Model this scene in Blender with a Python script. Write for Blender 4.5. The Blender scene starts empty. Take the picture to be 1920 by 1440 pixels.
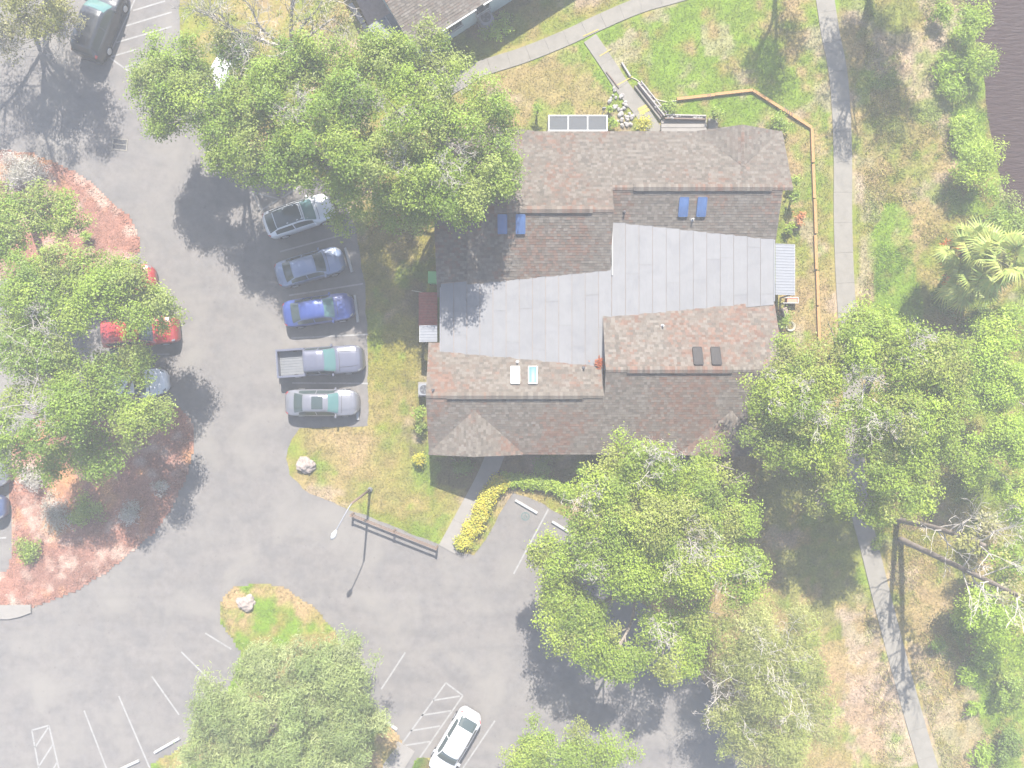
import bpy, math, random
import numpy as np
from mathutils import Vector, Matrix

random.seed(7)
RNG = np.random.default_rng(11)
SC = bpy.context.scene
COL = SC.collection
R = math.radians

# ------------------------------------------------------------------ camera, sky, sun, exposure
CAM_H = 45.0
FPX = 1350.0                       # focal length in pixels of the 1920 px wide photograph
cd = bpy.data.cameras.new('camera')
cam = bpy.data.objects.new('camera', cd)
COL.objects.link(cam)
cam.location = (0, 0, CAM_H)
cam.rotation_euler = (0, 0, 0)
cd.sensor_width = 36.0
cd.lens = 36.0 * FPX / 1920.0
cd.clip_start = 0.1
cd.clip_end = 2000
SC.camera = cam

SUN_EL, SUN_AZ = 49.5, 5.0         # azimuth measured from north (+y) towards east
wd = bpy.data.worlds.new('World')
SC.world = wd
wd.use_nodes = True
nt = wd.node_tree
nt.nodes.clear()
wo = nt.nodes.new('ShaderNodeOutputWorld')
bg = nt.nodes.new('ShaderNodeBackground')
sky = nt.nodes.new('ShaderNodeTexSky')
sky.sky_type = 'NISHITA'
sky.sun_disc = False
sky.sun_elevation = R(SUN_EL)
sky.sun_rotation = R(SUN_AZ)
sky.air_density = 1.0
sky.dust_density = 1.2
bg.inputs['Strength'].default_value = 0.10
nt.links.new(sky.outputs[0], bg.inputs['Color'])
nt.links.new(bg.outputs[0], wo.inputs['Surface'])

ld = bpy.data.lights.new('sun', 'SUN')
ld.energy = 4.2
ld.angle = R(0.53)
ld.color = (1.0, 0.95, 0.88)
sun = bpy.data.objects.new('sun', ld)
COL.objects.link(sun)
sdir = Vector((math.sin(R(SUN_AZ)) * math.cos(R(SUN_EL)), math.cos(R(SUN_AZ)) * math.cos(R(SUN_EL)), math.sin(R(SUN_EL))))
sun.rotation_euler = sdir.to_track_quat('Z', 'Y').to_euler()
sun.location = (0, 20, 60)

vs = SC.view_settings
vs.view_transform = 'Standard'
vs.look = 'None'
vs.exposure = 2.02
vs.gamma = 1.0
vs.use_curve_mapping = False
SC.cycles.use_denoising = True
SC.cycles.max_bounces = 6
SC.cycles.diffuse_bounces = 2
SC.cycles.glossy_bounces = 2
SC.cycles.transmission_bounces = 4
SC.cycles.transparent_max_bounces = 8
SC.cycles.volume_bounces = 0
WASH_DENSITY = 0.0024

# ------------------------------------------------------------------ helpers
def P(px, py, z=0.0):
    """a point of the photograph (1920 x 1440) that lies z metres above the ground"""
    s = (CAM_H - z) / FPX
    return ((px - 960) * s, (720 - py) * s)

def P3(px, py, z=0.0):
    x, y = P(px, py, z)
    return Vector((x, y, z))

def tag(o, label=None, cat=None, group=None, kind=None):
    if label: o['label'] = label
    if cat: o['category'] = cat
    if group: o['group'] = group
    if kind: o['kind'] = kind
    return o

def empty(name, loc=(0, 0, 0), rz=0.0, label=None, cat=None, group=None):
    o = bpy.data.objects.new(name, None)
    o.empty_display_size = 0.3
    COL.objects.link(o)
    o.location = loc
    o.rotation_euler = (0, 0, rz)
    return tag(o, label, cat, group)

def link(name, me, parent=None):
    o = bpy.data.objects.new(name, me)
    COL.objects.link(o)
    if parent is not None:
        o.parent = parent
    return o

class MB:
    """collects faces (with an optional colour each); build() links them as one mesh object"""
    def __init__(s):
        s.v, s.f, s.c = [], [], []
    def add(s, vs_, fs, col=None):
        b = len(s.v)
        s.v.extend([tuple(p) for p in vs_])
        for f in fs:
            s.f.append([b + i for i in f])
            s.c.append(col)
        return s
    def box(s, c, size, rz=0.0, col=None, taper=0.0):
        x, y, z = size[0] / 2, size[1] / 2, size[2] / 2
        m = Matrix.Rotation(rz, 3, 'Z')
        pts = []
        for dz in (-1, 1):
            k = 1 - (taper if dz > 0 else 0)
            for dx, dy in ((-1, -1), (1, -1), (1, 1), (-1, 1)):
                pts.append(m @ Vector((dx * x * k, dy * y * k, dz * z)) + Vector(c))
        return s.add(pts, [(3, 2, 1, 0), (4, 5, 6, 7), (0, 1, 5, 4), (1, 2, 6, 5), (2, 3, 7, 6), (3, 0, 4, 7)], col)
    def bar(s, a, b, w, h, col=None):
        a, b = Vector(a), Vector(b)
        d = (b - a)
        L = d.length
        d.normalize()
        up = Vector((0, 0, 1)) if abs(d.z) < 0.95 else Vector((0, 1, 0))
        sd = d.cross(up).normalized()
        u = sd.cross(d).normalized()
        pts = []
        for q in (a, b):
            for i, j in ((-1, -1), (1, -1), (1, 1), (-1, 1)):
                pts.append(q + sd * (i * w / 2) + u * (j * h / 2))
        return s.add(pts, [(0, 1, 2, 3), (7, 6, 5, 4), (4, 5, 1, 0), (5, 6, 2, 1), (6, 7, 3, 2), (7, 4, 0, 3)], col)
    def tube(s, pts, rad, n=6, col=None, caps=True):
        pts = [Vector(p) for p in pts]
        if not hasattr(rad, '__len__'):
            rad = [rad] * len(pts)
        rings, side = [], None
        for i, p in enumerate(pts):
            d = (pts[min(i + 1, len(pts) - 1)] - pts[max(i - 1, 0)])
            if d.length < 1e-6: d = Vector((0, 0, 1))
            d.normalize()
            if side is None:
                side = d.cross(Vector((0.13, 0.41, 0.9)))
                if side.length < 0.05: side = d.cross(Vector((1, 0, 0)))
            side = (side - d * side.dot(d)).normalized()
            u = d.cross(side)
            rings.append([p + (side * math.cos(2 * math.pi * k / n) + u * math.sin(2 * math.pi * k / n)) * rad[i] for k in range(n)])
        b = len(s.v)
        for r in rings: s.v.extend([tuple(p) for p in r])
        for i in range(len(rings) - 1):
            for k in range(n):
                s.f.append([b + i * n + k, b + i * n + (k + 1) % n, b + (i + 1) * n + (k + 1) % n, b + (i + 1) * n + k]); s.c.append(col)
        if caps:
            s.f.append([b + k for k in reversed(range(n))]); s.c.append(col)
            s.f.append([b + (len(rings) - 1) * n + k for k in range(n)]); s.c.append(col)
        return s
    def cyl(s, c, r, h, n=16, col=None, r2=None):
        c = Vector(c)
        return s.tube([c, c + Vector((0, 0, h))], [r, r if r2 is None else r2], n, col)
    def slab(s, poly, z0, z1, col=None):
        """polygon (list of xy) extruded from z0 to z1"""
        n = len(poly)
        a = sum(poly[i][0] * poly[(i + 1) % n][1] - poly[(i + 1) % n][0] * poly[i][1] for i in range(n))
        if a < 0: poly = poly[::-1]
        pts = [(x, y, z0) for x, y in poly] + [(x, y, z1) for x, y in poly]
        fs = [list(range(n))[::-1], list(range(n, 2 * n))] + [(i, (i + 1) % n, n + (i + 1) % n, n + i) for i in range(n)]
        return s.add(pts, fs, col)
    def build(s, name, mat, parent=None, smooth=False):
        me = bpy.data.meshes.new(name)
        me.from_pydata(s.v, [], s.f)
        if any(c is not None for c in s.c):
            at = me.color_attributes.new('Col', 'FLOAT_COLOR', 'CORNER')
            arr = []
            for f, c in zip(s.f, s.c):
                c = c or (0.5, 0.5, 0.5)
                arr.extend([c[0], c[1], c[2], 1.0] * len(f))
            at.data.foreach_set('color', arr)
        me.materials.append(mat)
        if smooth:
            me.polygons.foreach_set('use_smooth', [True] * len(me.polygons))
        me.update()
        return link(name, me, parent)

def fast_mesh(name, verts, nper, cols, mat, parent=None):
    """verts (N*nper,3): N separate faces of nper corners, one colour for each face"""
    me = bpy.data.meshes.new(name)
    nv = len(verts)
    nf = nv // nper
    me.vertices.add(nv)
    me.vertices.foreach_set('co', np.ascontiguousarray(verts, dtype=np.float32).ravel())
    me.loops.add(nv)
    me.loops.foreach_set('vertex_index', np.arange(nv, dtype=np.int32))
    me.polygons.add(nf)
    me.polygons.foreach_set('loop_start', np.arange(0, nv, nper, dtype=np.int32))
    me.update(calc_edges=True)
    at = me.color_attributes.new('Col', 'FLOAT_COLOR', 'POINT')
    c4 = np.ones((nf, 4), dtype=np.float32)
    c4[:, :3] = cols
    at.data.foreach_set('color', np.repeat(c4, nper, axis=0).ravel())
    me.materials.append(mat)
    me.validate()
    return link(name, me, parent)

# value noise, for ground cover and wear
def _h(ix, iy, seed):
    n = (ix.astype(np.int64) * 374761393 + iy.astype(np.int64) * 668265263 + seed * 982451653) & 0x7fffffff
    n = ((n ^ (n >> 13)) * 1274126177) & 0x7fffffff
    return ((n ^ (n >> 16)) & 0xffff) / 65535.0
def vnoise(x, y, s, seed=0):
    x = np.asarray(x, float) / s; y = np.asarray(y, float) / s
    ix, iy = np.floor(x), np.floor(y)
    fx, fy = x - ix, y - iy
    fx = fx * fx * (3 - 2 * fx); fy = fy * fy * (3 - 2 * fy)
    a = _h(ix, iy, seed); b = _h(ix + 1, iy, seed); c = _h(ix, iy + 1, seed); d = _h(ix + 1, iy + 1, seed)
    return (a * (1 - fx) + b * fx) * (1 - fy) + (c * (1 - fx) + d * fx) * fy
def fbm(x, y, s, seed=0, o=4):
    t, a, w = 0, 1.0, 0
    for i in range(o):
        t = t + a * vnoise(x, y, s / 2 ** i, seed + i * 17); w += a; a *= 0.55
    return t / w
def inside(poly, x, y):
    poly = np.asarray(poly, float)
    res = np.zeros(np.shape(x), bool)
    n = len(poly)
    for i in range(n):
        x0, y0 = poly[i]; x1, y1 = poly[(i + 1) % n]
        if y0 == y1: continue
        c = ((y0 > y) != (y1 > y)) & (x < (x1 - x0) * (y - y0) / (y1 - y0) + x0)
        res ^= c
    return res
def seg_dist(pts, x, y):
    d = np.full(np.shape(x), 1e9)
    for (x0, y0), (x1, y1) in zip(pts[:-1], pts[1:]):
        dx, dy = x1 - x0, y1 - y0
        t = np.clip(((x - x0) * dx + (y - y0) * dy) / (dx * dx + dy * dy + 1e-9), 0, 1)
        d = np.minimum(d, np.hypot(x - x0 - t * dx, y - y0 - t * dy))
    return d
def smooth_closed(pts, n=6):
    out = []
    m = len(pts)
    for i in range(m):
        p0, p1, p2, p3 = [Vector(pts[(i + k) % m]) for k in (-1, 0, 1, 2)]
        for j in range(n):
            t = j / n
            out.append(tuple(0.5 * ((2 * p1) + (p2 - p0) * t + (2 * p0 - 5 * p1 + 4 * p2 - p3) * t * t + (3 * p1 - p0 - 3 * p2 + p3) * t ** 3)))
    return out
def smooth_open(pts, n=6):
    out = []
    m = len(pts)
    for i in range(m - 1):
        p0, p1, p2, p3 = Vector(pts[max(i - 1, 0)]), Vector(pts[i]), Vector(pts[i + 1]), Vector(pts[min(i + 2, m - 1)])
        for j in range(n):
            t = j / n
            out.append(tuple(0.5 * ((2 * p1) + (p2 - p0) * t + (2 * p0 - 5 * p1 + 4 * p2 - p3) * t * t + (3 * p1 - p0 - 3 * p2 + p3) * t ** 3)))
    out.append(tuple(pts[-1]))
    return out

# ------------------------------------------------------------------ materials
def mat(name, col=(0.5, 0.5, 0.5), rough=0.8, metal=0.0, var=0.0, scale=8.0, attr=False, bump=0.0, bscale=40.0,
        trans=0.0, coat=0.0, col2=None, spec=None, alpha=None, stain=None):
    m = bpy.data.materials.new(name)
    m.use_nodes = True
    t = m.node_tree
    N, L = t.nodes, t.links
    b = N['Principled BSDF']
    b.inputs['Roughness'].default_value = rough
    b.inputs['Metallic'].default_value = metal
    if coat: b.inputs['Coat Weight'].default_value = coat; b.inputs['Coat Roughness'].default_value = 0.06
    if spec is not None: b.inputs['Specular IOR Level'].default_value = spec
    if alpha is not None: b.inputs['Alpha'].default_value = alpha
    out = None
    tc = N.new('ShaderNodeTexCoord')
    geo = N.new('ShaderNodeNewGeometry')
    if attr:
        a = N.new('ShaderNodeAttribute'); a.attribute_name = 'Col'
        out = a.outputs['Color']
    else:
        rgb = N.new('ShaderNodeRGB'); rgb.outputs[0].default_value = (*col, 1)
        out = rgb.outputs[0]
    if col2 is not None:
        nz = N.new('ShaderNodeTexNoise'); nz.inputs['Scale'].default_value = scale * 0.35; nz.inputs['Detail'].default_value = 5
        L.new(geo.outputs['Position'], nz.inputs['Vector'])
        rp = N.new('ShaderNodeMapRange'); rp.inputs[1].default_value = 0.42; rp.inputs[2].default_value = 0.62
        L.new(nz.outputs['Fac'], rp.inputs[0])
        mx = N.new('ShaderNodeMix'); mx.data_type = 'RGBA'
        mx.inputs['B'].default_value = (*col2, 1)
        L.new(rp.outputs[0], mx.inputs['Factor']); L.new(out, mx.inputs['A'])
        out = mx.outputs['Result']
    if var:
        nz = N.new('ShaderNodeTexNoise'); nz.inputs['Scale'].default_value = scale; nz.inputs['Detail'].default_value = 6
        nz.inputs['Roughness'].default_value = 0.65
        L.new(geo.outputs['Position'], nz.inputs['Vector'])
        mr = N.new('ShaderNodeMapRange')
        mr.inputs[1].default_value = 0.3; mr.inputs[2].default_value = 0.7
        mr.inputs[3].default_value = 1 - var; mr.inputs[4].default_value = 1 + var
        L.new(nz.outputs['Fac'], mr.inputs[0])
        mx = N.new('ShaderNodeVectorMath'); mx.operation = 'SCALE'
        L.new(out, mx.inputs[0]); L.new(mr.outputs[0], mx.inputs['Scale'])
        out = mx.outputs[0]
    if stain is not None:
        s_scale, s_col, lo, hi = stain
        nz = N.new('ShaderNodeTexNoise'); nz.inputs['Scale'].default_value = s_scale; nz.inputs['Detail'].default_value = 7
        nz.inputs['Roughness'].default_value = 0.6; nz.inputs['Distortion'].default_value = 0.6
        L.new(geo.outputs['Position'], nz.inputs['Vector'])
        rp = N.new('ShaderNodeMapRange'); rp.inputs[1].default_value = lo; rp.inputs[2].default_value = hi
        L.new(nz.outputs['Fac'], rp.inputs[0])
        mx = N.new('ShaderNodeMix'); mx.data_type = 'RGBA'
        mx.inputs['B'].default_value = (*s_col, 1)
        L.new(rp.outputs[0], mx.inputs['Factor']); L.new(out, mx.inputs['A'])
        out = mx.outputs['Result']
    L.new(out, b.inputs['Base Color'])
    if bump:
        nz = N.new('ShaderNodeTexNoise'); nz.inputs['Scale'].default_value = bscale; nz.inputs['Detail'].default_value = 4
        L.new(geo.outputs['Position'], nz.inputs['Vector'])
        bp = N.new('ShaderNodeBump'); bp.inputs['Strength'].default_value = bump; bp.inputs['Distance'].default_value = 0.02
        L.new(nz.outputs['Fac'], bp.inputs['Height']); L.new(bp.outputs[0], b.inputs['Normal'])
    if trans:
        tr = N.new('ShaderNodeBsdfTranslucent')
        L.new(out, tr.inputs['Color'])
        ms = N.new('ShaderNodeMixShader'); ms.inputs[0].default_value = trans
        L.new(b.outputs[0], ms.inputs[1]); L.new(tr.outputs[0], ms.inputs[2])
        L.new(ms.outputs[0], N['Material Output'].inputs['Surface'])
    return m

M = {}
M['ground'] = mat('ground', attr=True, rough=0.95, var=0.34, scale=7.0, bump=0.8, bscale=9.0, spec=0.1)
M['grass'] = mat('grass_blade', attr=True, rough=0.8, trans=0.25, spec=0.2)
M['asphalt'] = mat('asphalt', (0.118, 0.109, 0.102), 0.92, var=0.13, scale=2.3, bump=0.35, bscale=70, col2=(0.104, 0.098, 0.094), spec=0.2,
                   stain=(0.30, (0.138, 0.128, 0.116), 0.48, 0.68))
M['mulch'] = mat('mulch', attr=True, rough=0.95, var=0.4, scale=9.0, bump=0.9, bscale=16, spec=0.1)
M['paint_line'] = mat('road_paint', (0.175, 0.171, 0.163), 0.8, var=0.16, scale=4, stain=(3.0, (0.12, 0.116, 0.112), 0.54, 0.72))
M['concrete'] = mat('concrete', (0.136, 0.125, 0.105), 0.9, var=0.10, scale=2.2, bump=0.2, bscale=60, stain=(0.9, (0.108, 0.10, 0.084), 0.52, 0.72))
M['concrete_pale'] = mat('pale_concrete', (0.155, 0.143, 0.128), 0.9, var=0.08, scale=2.0, bump=0.2, bscale=60)
M['yellow_paint'] = mat('yellow_paint', (0.24, 0.195, 0.04), 0.8, var=0.2, scale=7)
M['water'] = mat('pond_water', (0.026, 0.013, 0.010), 0.2, bump=0.0, spec=0.18)
M['shingle'] = mat('shingle', attr=True, rough=0.95, var=0.18, scale=22, spec=0.1)
M['membrane'] = mat('membrane', (0.124, 0.123, 0.125), 0.75, var=0.06, scale=1.2, bump=0.12, bscale=2.5, stain=(0.9, (0.104, 0.104, 0.109), 0.50, 0.75))
M['white_metal'] = mat('white_metal', (0.15, 0.154, 0.165), 0.5, var=0.07, scale=3)
M['grey_metal'] = mat('grey_metal', (0.11, 0.115, 0.122), 0.8, metal=0.0, var=0.1, scale=4)
M['dark_metal'] = mat('dark_metal', (0.05, 0.05, 0.055), 0.5, metal=0.2)
M['white_frame'] = mat('white_frame', (0.26, 0.26, 0.255), 0.5, var=0.05)
M['stucco'] = mat('stucco', (0.30, 0.265, 0.22), 0.9, var=0.08, scale=5, bump=0.3)
M['teal_wall'] = mat('painted_siding', (0.33, 0.41, 0.41), 0.8, var=0.08, scale=5)
M['fascia'] = mat('fascia_board', (0.16, 0.12, 0.09), 0.8, var=0.15)
M['screen'] = mat('insect_screen', (0.045, 0.05, 0.056), 0.7, alpha=0.82)
M['glass_dark'] = mat('window_glass', (0.03, 0.04, 0.045), 0.06, spec=0.8)
M['sky_blue'] = mat('skylight_blue', (0.045, 0.085, 0.185), 0.2, spec=0.5, var=0.12, scale=2)  # reflected sky painted in as the base blue
M['sky_white'] = mat('skylight_white', (0.16, 0.178, 0.185), 0.4, spec=0.2)
M['sky_aqua'] = mat('skylight_aqua', (0.048, 0.115, 0.122), 0.4, spec=0.2, var=0.08, scale=2)
M['sky_dark'] = mat('skylight_dark', (0.035, 0.032, 0.031), 0.7, spec=0.1)
M['bark'] = mat('bark', (0.17, 0.145, 0.12), 0.95, var=0.3, scale=7, bump=0.8, bscale=22)
M['bark_pale'] = mat('pale_bark', (0.27, 0.245, 0.215), 0.95, var=0.25, scale=8)
M['bark_dark'] = mat('dark_bark', (0.13, 0.105, 0.085), 0.95, var=0.25, scale=7, bump=0.7)
M['leaf'] = mat('leaf', attr=True, rough=0.5, trans=0.42, spec=0.3)
M['wood'] = mat('weathered_wood', (0.115, 0.078, 0.058), 0.85, var=0.2, scale=6)
M['timber'] = mat('landscape_timber', (0.25, 0.135, 0.045), 0.85, var=0.14, scale=5)
M['deck'] = mat('red_deck', (0.22, 0.05, 0.035), 0.8, var=0.3, scale=6)
M['brown_deck'] = mat('brown_deck', (0.20, 0.15, 0.13), 0.85, var=0.2, scale=5)
M['rock'] = mat('rock', (0.20, 0.165, 0.145), 0.95, var=0.28, scale=5, bump=0.9, bscale=14)
M['rock_white'] = mat('white_rock', (0.22, 0.205, 0.19), 0.95, var=0.2, scale=7, bump=0.7, bscale=18)
M['tyre'] = mat('tyre', (0.02, 0.02, 0.021), 0.85)
M['rim'] = mat('rim', (0.45, 0.46, 0.48), 0.35, metal=0.8)
M['tail'] = mat('tail_lens', (0.30, 0.02, 0.02), 0.2, coat=0.5)
M['head'] = mat('head_lens', (0.13, 0.135, 0.14), 0.3, coat=0.2)
M['car_glass'] = mat('car_glass', (0.032, 0.045, 0.045), 0.05, spec=0.5)
M['car_glass_teal'] = mat('car_glass_teal', (0.055, 0.115, 0.11), 0.06, spec=0.5)  # greenish reflection put into the windscreen's base colour
M['trim'] = mat('black_trim', (0.022, 0.022, 0.024), 0.5)
M['green_plastic'] = mat('green_plastic', (0.10, 0.30, 0.10), 0.5)
M['orange_leaf'] = mat('orange_leaf', (0.55, 0.14, 0.03), 0.8, var=0.3, scale=10)
M['hose'] = mat('garden_hose', (0.32, 0.30, 0.22), 0.6)
M['brick'] = mat('red_brick', (0.42, 0.17, 0.11), 0.9, var=0.2, scale=10)
M['sign_blue'] = mat('sign_paint', (0.05, 0.085, 0.08), 0.85, var=0.2, scale=6)
def paint(name, c, metal=0.35, rough=0.32):
    return mat(name, c, rough, metal=metal, coat=0.6, var=0.04, scale=2)

def asphalt_wear():
    m = M['asphalt']; t = m.node_tree; N, L = t.nodes, t.links
    b = N['Principled BSDF']; src = b.inputs['Base Color'].links[0].from_socket
    g = N.new('ShaderNodeNewGeometry')
    prev = src
    for rot, sc, lo, hi, k in ((-38, (.10, 1.3, 1), .50, .72, .93), (24, (.09, .6, 1), .55, .75, .95), (0, (3.2, 3.2, 1), .66, .72, .80), (66, (.16, .5, 1), .54, .74, 1.05)):
        mp = N.new('ShaderNodeMapping'); mp.inputs['Rotation'].default_value = (0, 0, R(rot)); mp.inputs['Scale'].default_value = sc
        nz = N.new('ShaderNodeTexNoise'); nz.inputs['Scale'].default_value = 1.0; nz.inputs['Detail'].default_value = 5
        rp = N.new('ShaderNodeMapRange'); rp.inputs[1].default_value = lo; rp.inputs[2].default_value = hi; rp.inputs[3].default_value = 1.0; rp.inputs[4].default_value = k
        vm = N.new('ShaderNodeVectorMath'); vm.operation = 'SCALE'
        L.new(g.outputs['Position'], mp.inputs['Vector']); L.new(mp.outputs[0], nz.inputs['Vector']); L.new(nz.outputs['Fac'], rp.inputs[0])
        L.new(prev, vm.inputs[0]); L.new(rp.outputs[0], vm.inputs['Scale']); prev = vm.outputs[0]
    L.new(prev, b.inputs['Base Color'])
asphalt_wear()
# water ripples: real bump on the water's own surface
def water_nodes():
    m = M['water']; t = m.node_tree
    b = t.nodes['Principled BSDF']
    g = t.nodes.new('ShaderNodeNewGeometry')
    mp = t.nodes.new('ShaderNodeMapping'); mp.inputs['Scale'].default_value = (1.0, 4.5, 1); mp.inputs['Rotation'].default_value = (0, 0, R(-12))
    nz = t.nodes.new('ShaderNodeTexNoise'); nz.inputs['Scale'].default_value = 1.3; nz.inputs['Detail'].default_value = 4
    bp = t.nodes.new('ShaderNodeBump'); bp.inputs['Strength'].default_value = 0.9; bp.inputs['Distance'].default_value = 0.12
    t.links.new(g.outputs['Position'], mp.inputs['Vector']); t.links.new(mp.outputs[0], nz.inputs['Vector'])
    t.links.new(nz.outputs['Fac'], bp.inputs['Height']); t.links.new(bp.outputs[0], b.inputs['Normal'])
water_nodes()

# ------------------------------------------------------------------ the ground
SHORE = [(1800, -250), (1808, -60), (1822, 0), (1840, 60), (1856, 130), (1864, 210), (1880, 300), (1904, 395), (1926, 455), (1990, 520), (2100, 600), (2300, 700)]
SHORE_W = [P(*p) for p in SHORE]
ASPHALT = [(-900, -700), (300, -700), (335, -40), (335, 30), (345, 130), (420, 240), (480, 300), (540, 318), (590, 330), (640, 365), (658, 405), (668, 440), (684, 540),
           (690, 640), (690, 800), (600, 802), (562, 803), (546, 824), (538, 860), (543, 890), (566, 918), (640, 950), (700, 972), (760, 997), (822, 1022),
           (856, 1035), (888, 1042), (912, 1012), (938, 960), (962, 926), (985, 930), (1066, 970), (1085, 1010), (1180, 1100), (1300, 1250), (1370, 1350), (1405, 1440), (1440, 1640), (1440, 2200), (-900, 2200)]
BED_TOP = [(-300, 270), (0, 282), (70, 296), (140, 326), (205, 376), (245, 418), (261, 448), (260, 468), (238, 486), (190, 502), (100, 512), (-300, 520)]
BED_LOW = [(24, 862), (60, 800), (200, 768), (300, 764), (345, 776), (362, 806), (359, 850), (342, 905), (305, 972), (255, 1024), (182, 1080), (100, 1122), (60, 1138), (-60, 1150), (-300, 1160), (-300, 1090), (-30, 1078), (22, 1046)]
ISLAND = [(478, 1098), (522, 1103), (572, 1132), (612, 1170), (636, 1204), (650, 1250), (690, 1320), (738, 1372), (752, 1402), (726, 1446), (690, 1560), (300, 1560), (288, 1442), (345, 1402),
          (420, 1310), (452, 1240), (452, 1216), (424, 1182), (414, 1150), (426, 1116), (450, 1103)]
ISLAND2 = [(790, 1420), (812, 1432), (830, 1470), (820, 1540), (760, 1540), (770, 1450)]

def shade(a, b, t):
    t = np.clip(t, 0, 1)[..., None]
    return a * (1 - t) + b * t
C_ = lambda *c: np.array(c, float)
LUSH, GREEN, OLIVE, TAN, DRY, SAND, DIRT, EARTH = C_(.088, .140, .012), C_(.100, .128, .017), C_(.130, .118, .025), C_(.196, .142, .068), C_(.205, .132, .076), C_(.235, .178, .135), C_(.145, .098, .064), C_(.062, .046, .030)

def ground_colour(wx, wy):
    """grass, dead grass, sand and bare soil by place; wx, wy in metres"""
    px = wx * 30 + 960; py = 720 - wy * 30
    jx = (fbm(wx, wy, 3.0, 91) - 0.5) * 70; jy = (fbm(wx, wy, 3.0, 47) - 0.5) * 70
    qx, qy = px + jx, py + jy
    n1 = fbm(wx, wy, 5.0, 3); n2 = fbm(wx, wy, 1.6, 5); n3 = fbm(wx, wy, 0.7, 9, 2)
    g = 0.5 * n1 + 0.3 * n2 + 0.2 * n3
    c = shade(TAN[None], OLIVE[None], (g - 0.36) * 5)
    c = shade(c, GREEN[None], (g - 0.50) * 7)
    def region(poly, col, amt, thr=None):
        nonlocal c
        k = inside(poly, qx, qy) * amt
        if thr is not None: k = k * np.clip((n2 * 0.6 + n3 * 0.4 - thr) * 7, 0, 1)
        c = shade(c, col[None], k)
    # north lawn
    region([(1000, 90), (1560, -80), (1560, 260), (1260, 240), (1120, 140)], LUSH, 0.75, 0.36)
    region([(940, 110), (1095, 95), (1150, 170), (1130, 250), (940, 260)], TAN, 0.7, 0.36)
    region([(1150, 75), (1195, 60), (1215, 120), (1170, 130)], SAND, 0.6, 0.3)
    region([(1300, 40), (1370, 50), (1370, 110), (1310, 90)], SAND, 0.45, 0.35)
    region([(1250, 190), (1420, 172), (1510, 240), (1350, 245)], LUSH, 0.7, 0.35)
    # strip beside the building
    region([(1480, 240), (1535, 240), (1545, 640), (1450, 640)], DRY, 0.65, 0.40)
    region([(1540, 300), (1566, 300), (1580, 640), (1542, 640)], DRY, 0.4, 0.42)
    # east of the path
    region([(1555, -80), (1745, -80), (1745, 260), (1600, 300)], DIRT, 0.5, 0.42)
    region([(1600, 280), (1640, 280), (1650, 580), (1600, 590)], SAND, 0.55, 0.38)
    region([(1640, 370), (1720, 400), (1730, 620), (1632, 620)], LUSH, 0.95, 0.22)
    region([(1725, -80), (1768, -60), (1762, 110), (1735, 140), (1790, 200), (1795, 300), (1770, 330), (1755, 240), (1700, 170), (1690, 110), (1730, 60)], SAND, 0.6, 0.30)
    region([(1690, 290), (1770, 280), (1780, 420), (1700, 520), (1680, 420)], TAN, 0.6, 0.36)
    region([(1770, -80), (1870, -80), (1920, 420), (1800, 420)], OLIVE, 0.7)
    region([(1770, 0), (1870, 0), (1910, 420), (1790, 400)], LUSH, 0.8, 0.36)
    region([(1600, -80), (1740, -80), (1760, 300), (1700, 640), (1640, 640), (1610, 300)], GREEN, 0.6, 0.44)
    region([(1420, 900), (1650, 900), (1640, 1200), (1480, 1220)], GREEN, 0.75, 0.36)
    region([(1690, 1020), (1800, 1060), (1800, 1200), (1700, 1120)], GREEN, 0.5, 0.46)
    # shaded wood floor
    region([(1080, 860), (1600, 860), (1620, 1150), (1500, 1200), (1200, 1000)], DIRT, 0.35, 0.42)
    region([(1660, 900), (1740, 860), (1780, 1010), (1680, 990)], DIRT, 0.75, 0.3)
    region([(1560, 1150), (1650, 1150), (1720, 1440), (1600, 1440)], SAND, 0.7, 0.34)
    region([(1480, 1260), (1640, 1260), (1660, 1440), (1400, 1500)], DRY, 0.6, 0.42)
    region([(1700, 1050), (1830, 1060), (1800, 1180), (1730, 1200)], TAN, 0.7, 0.3)
    region([(1700, 1190), (1810, 1220), (1850, 1440), (1740, 1460)], SAND, 0.55, 0.36)
    region([(1800, 1120), (2000, 1120), (2000, 1500), (1860, 1460), (1810, 1260)], LUSH, 0.8, 0.3)
    # lawn by the parked cars and the entrance
    region([(660, 400), (800, 400), (790, 720), (690, 720)], OLIVE, 0.8)
    region([(660, 380), (800, 380), (800, 620), (690, 600)], DIRT, 0.45, 0.46)
    region([(540, 800), (880, 800), (880, 1020), (640, 950)], TAN, 0.40, 0.42)
    region([(540, 800), (880, 800), (880, 1020), (640, 950)], GREEN, 0.55, 0.60)
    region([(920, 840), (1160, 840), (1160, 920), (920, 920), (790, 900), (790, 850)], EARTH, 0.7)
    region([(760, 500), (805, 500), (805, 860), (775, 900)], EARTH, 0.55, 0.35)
    # front of the teal house
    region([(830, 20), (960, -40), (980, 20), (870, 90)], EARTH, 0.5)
    region([(560, -40), (680, -40), (700, 120), (600, 130)], DRY, 0.5, 0.42)
    c = shade(c, SAND[None] * .95, np.clip((fbm(wx, wy, 2.4, 131) - .62) * 8, 0, .55))
    c = shade(c, LUSH[None], np.clip((fbm(wx, wy, 1.7, 133) - .62) * 7, 0, .6))
    jit = 0.80 + 0.40 * vnoise(wx, wy, 0.35, 77)
    return np.clip(c * jit[..., None], 0.01, 0.8)

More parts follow.
